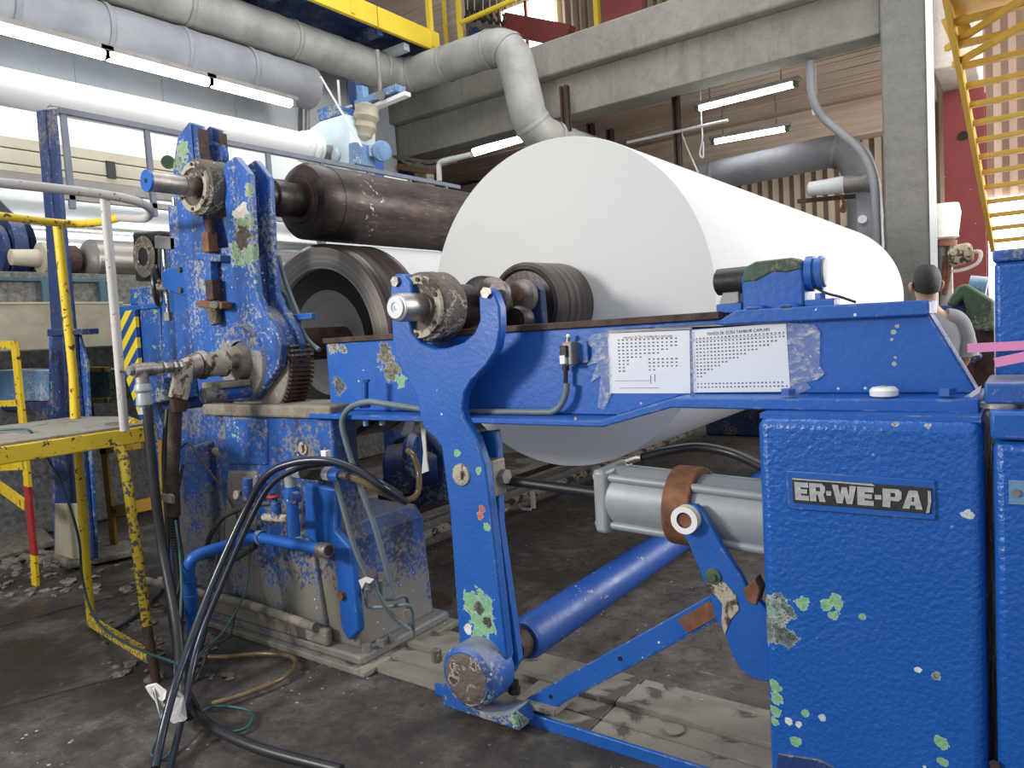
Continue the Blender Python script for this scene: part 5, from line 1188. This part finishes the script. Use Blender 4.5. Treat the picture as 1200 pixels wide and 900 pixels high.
# ------------------------------------------------------------------ blue water pipe and valves on the stand front
bp = thing('blue_pipe', 'blue water pipe with an open steel coupling along the stand front', 'pipe', at(225, 770, z=0))
cnr = at(300, 629, y=2.0); e1_ = at(378, 642, y=cnr.y); e1_ = Vector((e1_.x, cnr.y, cnr.z))
el = Vector((cnr.x, at(220, 650, x=cnr.x).y, cnr.z)); lo_ = at(228, 772, z=0)
MB().tube(rounded([e1_, cnr, el, Vector((lo_.x, lo_.y, 0.0))], .07, 6), .026, 18).build('pipe', 'blue', bp)
MB().lathe([(0, .03), (.03, .032), (.06, .03)], e1_ - Vector((.02, 0, 0)), (1, 0, 0), 20).build('coupling', 'steel_worn', bp)
MB().lathe([(0, .016), (.002, .022)], e1_ + Vector((.041, 0, 0)), (1, 0, 0), 20).build('opening', 'dark_void', bp)
for f in (.0, .04): MB().lathe([(0, .033), (.03, .033)], Vector((cnr.x + .02 - f * 2.6, cnr.y, cnr.z)), (1, 0, 0), 18).build('socket', 'blue_worn', bp)
for z_ in (.46, .38): MB().lathe([(0, .032), (.03, .032)], el.lerp(Vector((lo_.x, lo_.y, 0)), 1 - z_ / el.z) , (lo_.x - el.x, lo_.y - el.y, -el.z), 18).build('socket', 'blue', bp)
vp = thing('valve_group', 'blue upright pipe with galvanised elbow and dark valve block on stand', 'valve', at(345, 635, y=1.99))
MB().cyl(at(345, 628, y=1.99), at(341, 570, y=1.99), .027, seg=18).build('riser', 'blue', vp)
MB().lathe([(0, .035), (.03, .037), (.06, .034)], at(343, 588, y=1.99), (0, 0, 1), 18).build('union', 'blue', vp)
p = at(349, 582, y=1.96); MB().cyl(p, p + Vector((0, -.03, 0)), .026).build('side_boss', 'blue_worn', vp)
MB().tube(rounded([at(341, 571, y=1.99), at(339, 552, y=1.99), at(352, 552, y=1.99)], .04), .026, 16).build('elbow', 'galv', vp)
MB().cyl(at(348, 552, y=1.99), at(356, 553, y=1.99), .032, seg=8).build('nut', 'galv', vp)
MB().bar(at(356, 553, y=1.99), at(382, 555, y=1.99), .05, .055).build('valve_block', 'spool_dark', vp, bevel=.008)
MB().cyl(at(372, 543, y=1.99), at(372, 560, y=1.99), .018).build('stem', 'spool_dark', vp)
MB().cyl(at(382, 555, y=1.99), at(389, 556, y=1.99), .03, seg=8).build('nut', 'galv', vp)
MB().cyl(at(388, 556, y=1.99), at(399, 557, y=1.99), .026, seg=8).build('blue_cap', 'blue', vp)
MB().cyl(at(398, 557, y=1.99), at(408, 558, y=1.99), .016, seg=12).build('nipple', 'hose_brown', vp)
q = at(381, 534, y=1.95); MB().box(q.x - .016, q.x + .016, 1.94, 1.97, q.z - .02, q.z + .022).build('coil', 'white_plastic', vp, bevel=.003)
MB().cyl(q + Vector((0, .005, .02)), q + Vector((0, .005, .032)), .006).build('plug', 'tin', vp)
hose('olive_hose', [at(406, 558, y=2.0), at(425, 565, y=2.03), at(450, 578, y=2.1), at(475, 586, y=2.25), at(489, 578, y=2.35), at(491, 555, y=2.4), at(485, 535, y=2.4), at(478, 528, y=2.42)], .014, 'hose_olive', 'olive brown hose from the valve block curling up under the beam')
rv = thing('red_valve', 'small blue gate valve with a red hand wheel on the stand', 'valve', at(322, 600, y=2.0))
MB().lathe([(-.008, .022), (0, .03), (.008, .022)], at(320, 582, y=1.99), (0, 0, 1), 24).build('wheel', 'red', rv)
MB().lathe([(-.011, .012), (.012, .012)], at(320, 582, y=1.99), (0, 0, 1), 14).build('wheel_hub', 'black', rv)
MB().cyl(at(322, 584, y=2.0), at(324, 600, y=2.0), .013).build('stem', 'blue', rv)
MB().lathe([(0, .022), (.03, .026), (.07, .022)], at(324, 606, y=2.0), (0, 0, 1), 18).build('body', 'blue_worn', rv)
MB().cyl(at(310, 606, y=2.0), at(342, 608, y=2.0), .018).build('cross_pipe', 'caked', rv)
tv = thing('drain_valve', 'dusty blue drain cock on the left of the stand front', 'valve', at(285, 590, y=2.05))
MB().cyl(at(290, 585, y=2.05), at(290, 560, y=2.05), .024).build('body', 'blue_dusty', tv)
MB().cyl(at(276, 580, y=2.02), at(289, 580, y=2.08), .022).build('cap', 'caked', tv)
# grey conduits on the stand's right side
hose('side_conduit', [at(528, 481, y=2.1), at(492, 479, y=2.08), at(450, 473, y=2.08), at(430, 471, y=2.07), at(410, 478, y=2.07), at(401, 494, y=2.07), at(406, 520, y=2.08), at(422, 570, y=2.1), at(437, 610, y=2.12), at(450, 655, y=2.14), at(461, 697, y=2.16)], .0125, 'hose_grey', 'grey conduit dropping from the beam ledge down the stand, right one')
hose('side_conduit', [at(393, 563, y=2.06), at(404, 602, y=2.07), at(415, 640, y=2.08), at(428, 670, y=2.1), at(445, 700, y=2.14), at(462, 724, y=2.2), at(480, 738, y=2.25)], .0115, 'hose_grey', 'grey conduit slanting down to the stand foot, left one')
mt = thing('metal_tubes', 'two bent thin metal tubes with fittings at the stand foot', 'tubes', at(484, 745, z=.08))
for q in ([(429, 690), (430, 712), (452, 711), (478, 708), (483, 714), (485, 745)], [(446, 680), (447, 702), (462, 702), (474, 697), (478, 702), (479, 738)]):
    MB().tube(rounded([at(u, v, y=2.14 + .03 * k) for k, (u, v) in enumerate(q)], .03), .009, 8).build('tube', 'hose_grey', mt)
for u, v in ((429, 688), (446, 678), (477, 722)): MB().hexbolt(at(u, v + 6, y=2.16), (0, 0, 1), .016, .05).build('fitting', 'tin', mt)
solo(MB().extr([at(u, v, y=2.07) for u, v in ((420, 680), (428, 676), (438, 679), (433, 684), (428, 682), (424, 690))][::-1], (0, .004, 0)), 'paper_scrap', 'ptape', 'white paper scrap caught on the conduit at the stand foot', 'scrap')
# dark pump behind the opening
pm = thing('wrapped_pump', 'dark blue wrapped pump behind the opening between stand and arm', 'pump', (-2.65, 2.9, .5))
c = at(452, 550, y=2.75)
MB().lathe([(0, .07), (.02, .13), (.12, .14), (.16, .1), (.3, .1)], c, (.8, .5, 0), 24).build('housing', 'blue_dark', pm, bevel=.006)
MB().lathe([(0, .1), (.03, .12), (.06, .1)], at(480, 535, y=2.7), (.9, .4, .1), 20).build('flange', 'blue_worn', pm)
MB().prism(poly([(460, 515), (500, 505), (522, 535), (522, 590), (470, 600), (440, 585)], 2.85), 2.85, 3.2).build('base', 'blue_dark', pm, bevel=.02)
for k, q in enumerate(([(470, 510), (476, 492), (486, 490), (481, 508)], [(492, 494), (497, 492), (500, 540), (502, 552), (494, 555), (496, 530)])):
    solo(MB().extr([at(u, v, y=2.5 - .2 * k) for u, v in q][::-1], (0, .006, 0)), 'paper_strip', 'ptape', ('short torn white paper strip hanging under the beam', 'long torn white paper strip hanging beside the lever arm')[k], 'paper strip')
# ------------------------------------------------------------------ under the roll: rails, far stand, floor details
for k, (u0, v0, z, r, mat, lab) in enumerate(((470, 606, .3, .02, 'rust_dark', 'dark floor rail under the roll, farthest from the arm'), (470, 618, .2, .022, 'tin', 'grey pipe low under the roll, middle of three'), (440, 650, .08, .03, 'caked', 'dusty pale pipe on the floor behind the stand'))):
    p = at(u0, v0, z=z); solo(MB().tube([p, Vector((p.x, 8.4, p.z))], r, 10), 'floor_rail', mat, lab, 'rail')
fs = thing('far_stand', 'dark blue far machine stand beyond the roll beside the cylinder', 'machine stand', (-2.4, 8.9, 0))
MB().box(-3.4, -1.2, 8.75, 9.0, 0, 1.1).build('body', 'blue_dark', fs, bevel=.02)
MB().box(-1.2, -.2, 8.7, 8.9, .0, 1.3).build('side', 'blue_dark', fs, bevel=.02)
MB().box(-3.3, -.1, 8.6, 8.75, 1.0, 1.45).build('beam', 'blue_dark', fs, bevel=.02)
rbx = solo(MB().box(-1.72, -1.3, 4.6, 4.9, 0, .28), 'rusty_box', 'rust_dark', 'rusty low box on the floor under the roll', 'box', bevel=.01)
ds = thing('debris_post', 'short white post with a torn foil scrap on the floor under the roll', 'post', at(624, 592, z=0))
p = at(624, 596, z=0); MB().box(p.x - .015, p.x + .015, p.y, p.y + .03, 0, .14).build('post', 'ptape', ds)
MB().tube(cat([at(592, 598, z=.02), at(602, 590, z=.05), at(612, 596, z=.02), at(622, 597, z=.02)]), .012, 8).build('foil', 'ptape', ds)
ml = thing('pit_cover', 'dark round pit cover with a pale rim at the stand foot', 'cover', at(492, 712, z=0))
c = at(488, 712, z=.0)
MB().lathe([(0, .2), (.02, .2), (.02, .19)], c, (0, 0, 1), 40).build('rim', 'rust_dark', ml)
MB().cyl(c, c + Vector((0, 0, .012)), .188, seg=40).build('plate', 'dark_void', ml)
# rags and sludge
rg_ = MB()
for q in ([(170, 805), (180, 803), (192, 812), (190, 822), (184, 818), (194, 838), (188, 842), (182, 822), (176, 815)], [(192, 826), (205, 812), (212, 818), (208, 838), (216, 845), (203, 848), (196, 842)]):
    rg_.extr([at(u, v, y=1.32 + .02 * k % .06) for k, (u, v) in enumerate(q)][::-1], (0, .012, .004))
solo(rg_, 'torn_rag', 'ptape', 'torn white rag on the floor at the platform foot', 'rag')
sl = MB()
for k in range(260):
    u = random.uniform(-30, 270); v = random.uniform(632, 700) if u < 120 else random.uniform(655, 800)
    p = at(u, v, z=0); r = random.uniform(.012, .05) * (1.5 if u < 90 and v < 665 else .7)
    n0 = len(sl.bm.verts)
    sl.lathe([(-.3 * r, r * .8), (.15 * r, r), (.4 * r, r * .5), (.45 * r, 0)], p, (random.uniform(-.3, .3), random.uniform(-.3, .3), 1), 7)
    sl.bm.verts.ensure_lookup_table()
    for v_ in sl.bm.verts[n0:]: v_.co += Vector((random.uniform(-.4, .4) * r, random.uniform(-.4, .4) * r, random.uniform(-.12, .2) * r))
o = solo(sl, 'paper_sludge', 'debris', 'scattered lumps of dried paper sludge on the floor at left', 'debris'); o['kind'] = 'stuff'
for k, q in enumerate(([(-10, 622), (40, 612), (66, 640), (-5, 660)], [(60, 655), (150, 640), (170, 650), (80, 668)])):
    sx = [at(u, v, z=.02) for u, v in q]; solo(MB().extr(sx, (0, 0, .05)), 'broken_board', 'debris', ('pale broken slab lying at the far left floor edge', 'long broken slab lying behind the platform legs')[k], 'slab', bevel=.015)

# ------------------------------------------------------------------ pale drive unit below the beam
dv = thing('drive_unit', 'pale blue gear case with cloth wrapped motor and a blue pulley', 'gear case', (-6.2, 5.6, 3.0))
def dpr(q, y0, y1, nm, mat, bv=.01): return MB().prism(poly(q, y0), y0, y1).build(nm, mat, dv, bevel=bv)
dpr([(363, 150), (375, 142), (404, 133), (410, 150), (410, 200), (365, 200)], 5.8, 6.2, 'gear_case', 'pale_case', .02)
dpr([(371, 128), (392, 122), (398, 134), (374, 142)], 5.9, 6.2, 'upper_case', 'blue_worn', .01)
dpr([(408, 168), (416, 166), (418, 192), (409, 194)], 5.7, 6.0, 'side_bracket', 'blue_pale')
dpr([(417, 100), (424, 100), (438, 210), (428, 212)], 6.3, 6.4, 'blue_upright', 'blue_pale', .004)
dpr([(408, 95), (417, 95), (417, 132), (410, 132)], 6.4, 6.5, 'blue_post', 'blue_faded', .004)
dpr([(426, 172), (438, 172), (440, 212), (424, 214)], 6.2, 6.35, 'blue_leg', 'blue', .004)
p = at(394, 182, y=5.79); MB().lathe([(0, .07), (.02, .07), (.022, .05), (.03, .05), (.03, .02)], p, (0, -1, 0), 28).build('cover_disc', 'pale_case', dv)
m_ = at(425, 148, y=6.0); MB().lathe([(0, .03), (.04, .09), (.09, .1), (.14, .135), (.2, .115), (.26, .15), (.33, .13), (.38, .14), (.42, .05)], m_ + Vector((0, 0, -.16)), (.15, .1, 1), 14).build('wrapped_motor', 'cream_dirty', dv)
dpr([(414, 172), (425, 168), (440, 174), (440, 182), (420, 186)], 5.9, 6.1, 'arm', 'hood')
p = at(446, 178, y=6.0); MB().lathe([(0, .1), (.01, .115), (.05, .115), (.06, .1), (.06, .03)], p, (.85, -.4, 0), 32).build('pulley', 'blue_pale', dv)
MB().cyl(at(430, 178, y=6.05), p, .03).build('pulley_shaft', 'hood', dv)
MB().tube([at(376, 90, y=5.7), at(424, 172, y=5.7)], .011, 8).build('stay', 'insul', dv)
MB().tube(rounded([at(396, 94, y=6.3), at(399, 130, y=6.3), at(412, 124, y=6.3)], .05), .016, 8).build('thin_pipe', 'insul', dv)
for u in (352, 360): MB().tube([at(u, 125, y=6.6), at(u, 155, y=6.6)], .03, 8).build('thin_pipe', 'tin', dv)
# clutter under the concrete beam
ct = thing('cable_tray', 'heap of grey cables on a bracket under the concrete beam', 'cables', at(480, 190, y=9.0))
for k in range(6):
    MB().tube(cat([at(455 + k * 3, 182 + k, y=8.9), at(478, 188 + random.uniform(-3, 4), y=8.9), at(505, 193 + random.uniform(-5, 5), y=8.9), at(525 + k * 2, 190 + random.uniform(-8, 4), y=8.9)]), .02, 6).build('cable', 'debris', ct)
MB().bar(at(470, 196, y=9.0), at(505, 200, y=9.0), .2, .1).build('bracket', 'rust', ct)
wp = solo(MB().tube(rounded([at(515, 212, y=8.6), at(514, 190, y=8.6), at(553, 181, y=8.6)], .08), .04, 10), 'white_pipe', 'insul', 'white bent pipe under the concrete beam left of the roll', 'pipe')
for k, (u, v0, v1) in enumerate(((472, 188, 214), (492, 196, 216))):
    solo(MB().box(at(u - 7, 200, y=9.2).x, at(u + 7, 200, y=9.2).x, 9.2, 9.4, at(u, 222, y=9.2).z, at(u, v0, y=9.2).z), 'wall_cabinet', ('blue_dark', 'cream_dirty')[k], ('small dark blue wall cabinet under the beam, left one', 'small cream wall cabinet under the beam, right one')[k], 'cabinet', bevel=.01)

# ------------------------------------------------------------------ right side: yellow stair, person, machines
sr = thing('yellow_stair', 'steep yellow open tread stair at the upper right edge', 'stair', (-.3, 9.4, 2.05))
B0, T0 = at(1163, 285, y=9.4), at(1110, 0, y=6.6)
dirv = (T0 - B0)
MB().bar(B0 - dirv * .02, B0 + dirv * 1.12, .04, .14, (0, 0, 1)).build('stringer', 'stair_yellow', sr)
MB().bar(B0 + Vector((1.15, 0, 0)) - dirv * .02, B0 + Vector((1.15, 0, 0)) + dirv * 1.12, .05, .2, (0, 0, 1)).build('stringer', 'stair_yellow', sr)
for k in range(15):
    p = B0 + dirv * (.0 + k * .071) + Vector((0, 0, .02))
    MB().box(p.x, p.x + 1.15, p.y - .04, p.y + .05, p.z - .02, p.z + .02).build('tread', 'stair_yellow', sr, bevel=.004)
for u0, v0, u1, v1 in ((1109, 57, 1215, -12), (1118, 76, 1215, 20)):
    MB().bar(at(u0, v0, y=7.2), at(u1, v1, y=6.4), .035, .05).build('hand_rail', 'stair_yellow', sr)
a = at(1116, 22, y=7.0); MB().box(a.x, a.x + 1.4, 6.2, 7.0, a.z, a.z + .06).build('landing', 'stair_yellow', sr)
MB().bar(at(1116, 18, y=7.05), at(1126, 42, y=7.05), .06, .16, (1, 0, 0)).build('bracket', 'stair_yellow', sr)
for z_ in (at(1150, 38, y=13.2), at(1150, 52, y=13.2)): MB().bar(z_ + Vector((-.1, 0, 0)), z_ + Vector((.8, 0, .1)), .05, .07).build('light_bar', 'white_panel', sr) if False else None
ss = solo(MB().box(.0, 1.2, 9.4, 9.7, 1.98, 2.08), 'stair_landing', 'insul', 'white concrete sill at the foot of the yellow stair', 'sill', bevel=.01)
# insulated bottle and filter on the red column
bt = thing('insulated_vessel', 'white ribbed vessel with copper pipes before the red column', 'vessel', at(1105, 290, y=9.6))
a, b = at(1104, 282, y=9.6), at(1104, 240, y=9.6)
MB().lathe([(0, .12), (.03, .17), (.05, .16), (b.z - a.z - .1, .19), (b.z - a.z, .17)], a, (0, 0, 1), 28).build('jacket', 'insul', bt)
MB().lathe([(0, .14), (.06, .15), (.07, .12)], a - Vector((0, 0, .07)), (0, 0, 1), 24).build('collar', 'rust', bt)
MB().cyl(a - Vector((.0, 0, .75)), a - Vector((0, 0, .05)), .1).build('lower_pipe', 'tin', bt)
a, b = at(1112, 301, y=9.5), at(1140, 295, y=9.5)
MB().lathe([(0, .1), (.02, .12), ((b - a).length - .03, .11), ((b - a).length, .08)], a, b - a, 24).build('filter_bowl', 'caked', bt)
MB().lathe([(0, .07), (.22, .075)], a + (b - a) * .1, b - a, 18).build('filter_core', 'rust', bt) if False else None
MB().tube(rounded([b, at(1150, 294, y=9.5), at(1148, 308, y=9.5), at(1130, 316, y=9.5), at(1116, 318, y=9.5)], .06), .02, 10).build('pipe', 'insul', bt)
for u in (1108, 1113): MB().tube(cat([at(u, 300, y=9.5), at(u - 2, 325, y=9.5), at(u - 6, 345, y=9.5)]), .025, 8).build('copper_pipe', 'rust', bt)
gm = thing('green_hopper', 'green and blue angled chute behind the worker by the red column', 'chute', at(1140, 420, y=6.5))
MB().prism(poly([(1108, 357), (1122, 335), (1132, 332), (1165, 352), (1165, 388), (1142, 388), (1128, 350), (1118, 360)], 6.4), 6.4, 6.6).build('chute', 'green_worn', gm, bevel=.02)
MB().prism(poly([(1114, 357), (1128, 350), (1143, 375), (1143, 388), (1116, 388)], 6.5), 6.5, 6.8).build('box', 'blue_dark', gm, bevel=.01)
MB().cyl(at(1135, 338, y=6.6), at(1156, 340, y=6.6), .1).build('roller', 'blue_pale', gm)
MB().box(at(1140, 400, y=6.5).x, at(1165, 400, y=6.5).x, 6.5, 6.9, 0, at(1140, 388, y=6.5).z).build('leg', 'rust_dark', gm)
MB().bar(at(1116, 396, y=6.4), at(1142, 425, y=6.4), .15, .14).build('lower_arm', 'blue_dark', gm, bevel=.02)
MB().box(at(1122, 400, y=6.7).x, at(1140, 400, y=6.7).x, 6.7, 6.8, .8, at(1122, 391, y=6.7).z).build('red_panel', 'red_steel', gm)

# person
pc = at(1086, 334, y=5.4); pc.z = 0
person = thing('person', 'worker with short black hair in a grey shirt seen from behind', 'person', pc)
HZ = at(1086, 334, y=5.4).z      # centre of the head
fw = Vector((-.35, .94, 0)).normalized(); rt = Vector((.94, .35, 0)).normalized()
def rel(x, y, z): return pc + rt * x + fw * y + Vector((0, 0, z))
vs = [(0, 0, .92), (0, .01, 1.08), (0, 0, 1.24), (0, -.01, HZ - .22), (0, 0, HZ - .13), (0, .015, HZ - .06), (0, .02, HZ + .02), (0, .015, HZ + .075),
      (.17, -.01, HZ - .245), (.215, 0, 1.12), (.2, .16, .98), (.19, .25, .99), (-.17, -.01, HZ - .245), (-.215, 0, 1.12), (-.2, .16, .98), (-.19, .25, .99),
      (.095, 0, .86), (.1, .02, .48), (.1, -.01, .09), (.11, .12, .035), (-.095, 0, .86), (-.1, .02, .48), (-.1, -.01, .09), (-.11, .12, .035), (0, .115, HZ - .02)]
rad = [(.13, .1), (.13, .1), (.15, .1), (.09, .075), (.052, .055), (.066, .075), (.076, .092), (.06, .075),
       (.058, .06), (.042, .042), (.034, .034), (.03, .02), (.058, .06), (.042, .042), (.034, .034), (.03, .02),
       (.085, .085), (.058, .06), (.045, .045), (.04, .03), (.085, .085), (.058, .06), (.045, .045), (.04, .03), (.014, .014)]
ed = [(0, 1), (1, 2), (2, 3), (3, 4), (4, 5), (5, 6), (6, 7), (3, 8), (8, 9), (9, 10), (10, 11), (3, 12), (12, 13), (13, 14), (14, 15), (0, 16), (16, 17), (17, 18), (18, 19), (0, 20), (20, 21), (21, 22), (22, 23), (6, 24)]
# five fingers at each hand
for s_, hnd in ((1, 11), (-1, 15)):
    for k, (dx, ln) in enumerate(((-.03, .07), (-.01, .085), (.01, .08), (.03, .062))):
        i = len(vs); hx, hy, hz_ = vs[hnd]
        vs += [(hx + dx * s_, hy + .05, hz_ - .005), (hx + dx * s_, hy + .05 + ln * .6, hz_ - .02), (hx + dx * s_ * .9, hy + .04 + ln, hz_ - .05)]
        rad += [(.009, .009), (.0085, .0085), (.007, .007)]; ed += [(hnd, i), (i, i + 1), (i + 1, i + 2)]
    i = len(vs); hx, hy, hz_ = vs[hnd]
    vs += [(hx - .045 * s_, hy + .005, hz_ - .01), (hx - .055 * s_, hy + .045, hz_ - .03)]; rad += [(.01, .01), (.008, .008)]; ed += [(hnd, i), (i, i + 1)]
me = bpy.data.meshes.new('body'); me.from_pydata([tuple(rel(*v) - pc) for v in vs], ed, []); me.update()
ob = bpy.data.objects.new('body', me); COL.objects.link(ob); ob.parent = person
sk = ob.modifiers.new('skin', 'SKIN'); sk.use_smooth_shade = True
if not me.skin_vertices: me.attributes if False else None
bmx = bmesh.new(); bmx.from_mesh(me); lay = bmx.verts.layers.skin.verify(); bmx.verts.ensure_lookup_table()
for i, v in enumerate(bmx.verts): v[lay].radius = rad[i]; v[lay].use_root = (i == 0)
bmx.to_mesh(me); bmx.free()
sbs = ob.modifiers.new('subsurf', 'SUBSURF'); sbs.levels = 2; sbs.render_levels = 2
me.materials.append(M['skin'])
def ell(cx, cy, z, a, b, n=24, tilt=0): return [rel(cx + a * math.cos(2 * math.pi * k / n), cy + b * math.sin(2 * math.pi * k / n), z + tilt * math.sin(2 * math.pi * k / n)) for k in range(n)]
MB().loft([ell(0, 0, .84, .185, .135), ell(0, 0, .95, .185, .135), ell(0, 0, 1.15, .185, .125), ell(0, -.005, HZ - .34, .2, .12), ell(0, -.01, HZ - .26, .19, .1), ell(0, -.005, HZ - .2, .14, .08), ell(0, .0, HZ - .155, .07, .066)]).build('shirt', 'shirt', person, angle=80)
for s_ in (1, -1):
    MB().tube(cat([rel(.1 * s_, -.01, HZ - .225), rel(.165 * s_, -.01, HZ - .25), rel(.205 * s_, 0, HZ - .36), rel(.22 * s_, 0, HZ - .47)]), [.07] * 6 + [.068] * 6 + [.066] * 6 + [.07], 16).build('sleeve', 'shirt', person, angle=80)
    MB().tube(cat([rel(.09 * s_, 0, .92), rel(.1 * s_, .02, .48), rel(.1 * s_, -.01, .07)]), [.11] * 6 + [.085] * 6 + [.075], 16).build('trouser_leg', 'trousers', person, angle=80)
    MB().loft([ell(.105 * s_, .06, 0, .05, .13), ell(.105 * s_, .06, .06, .045, .12), ell(.105 * s_, .0, .1, .04, .05)]).build('shoe', 'black', person)
    MB().loft([ell(.079 * s_, .02, HZ - .045, .006, .012, 10), ell(.088 * s_, .015, HZ - .02, .012, .022, 10), ell(.092 * s_, .008, HZ + .01, .012, .026, 10), ell(.085 * s_, .01, HZ + .025, .006, .014, 10)]).build('ear', 'skin', person, angle=80)
    MB().lathe([(0, 0), (.004, .008), (.01, .01)], rel(.03 * s_, .112, HZ + .012), -fw, 12).build('eye', 'white_plastic', person)
MB().loft([ell(0, .0, HZ - .03, .072, .078, 28, .03), ell(0, .004, HZ + .0, .082, .094, 28, .028), ell(0, .01, HZ + .05, .085, .1, 28, .02), ell(0, .012, HZ + .095, .074, .086, 28, .008), ell(0, .012, HZ + .125, .046, .055, 28), ell(0, .012, HZ + .133, .015, .02, 28)]).build('hair', 'hair', person, angle=80)
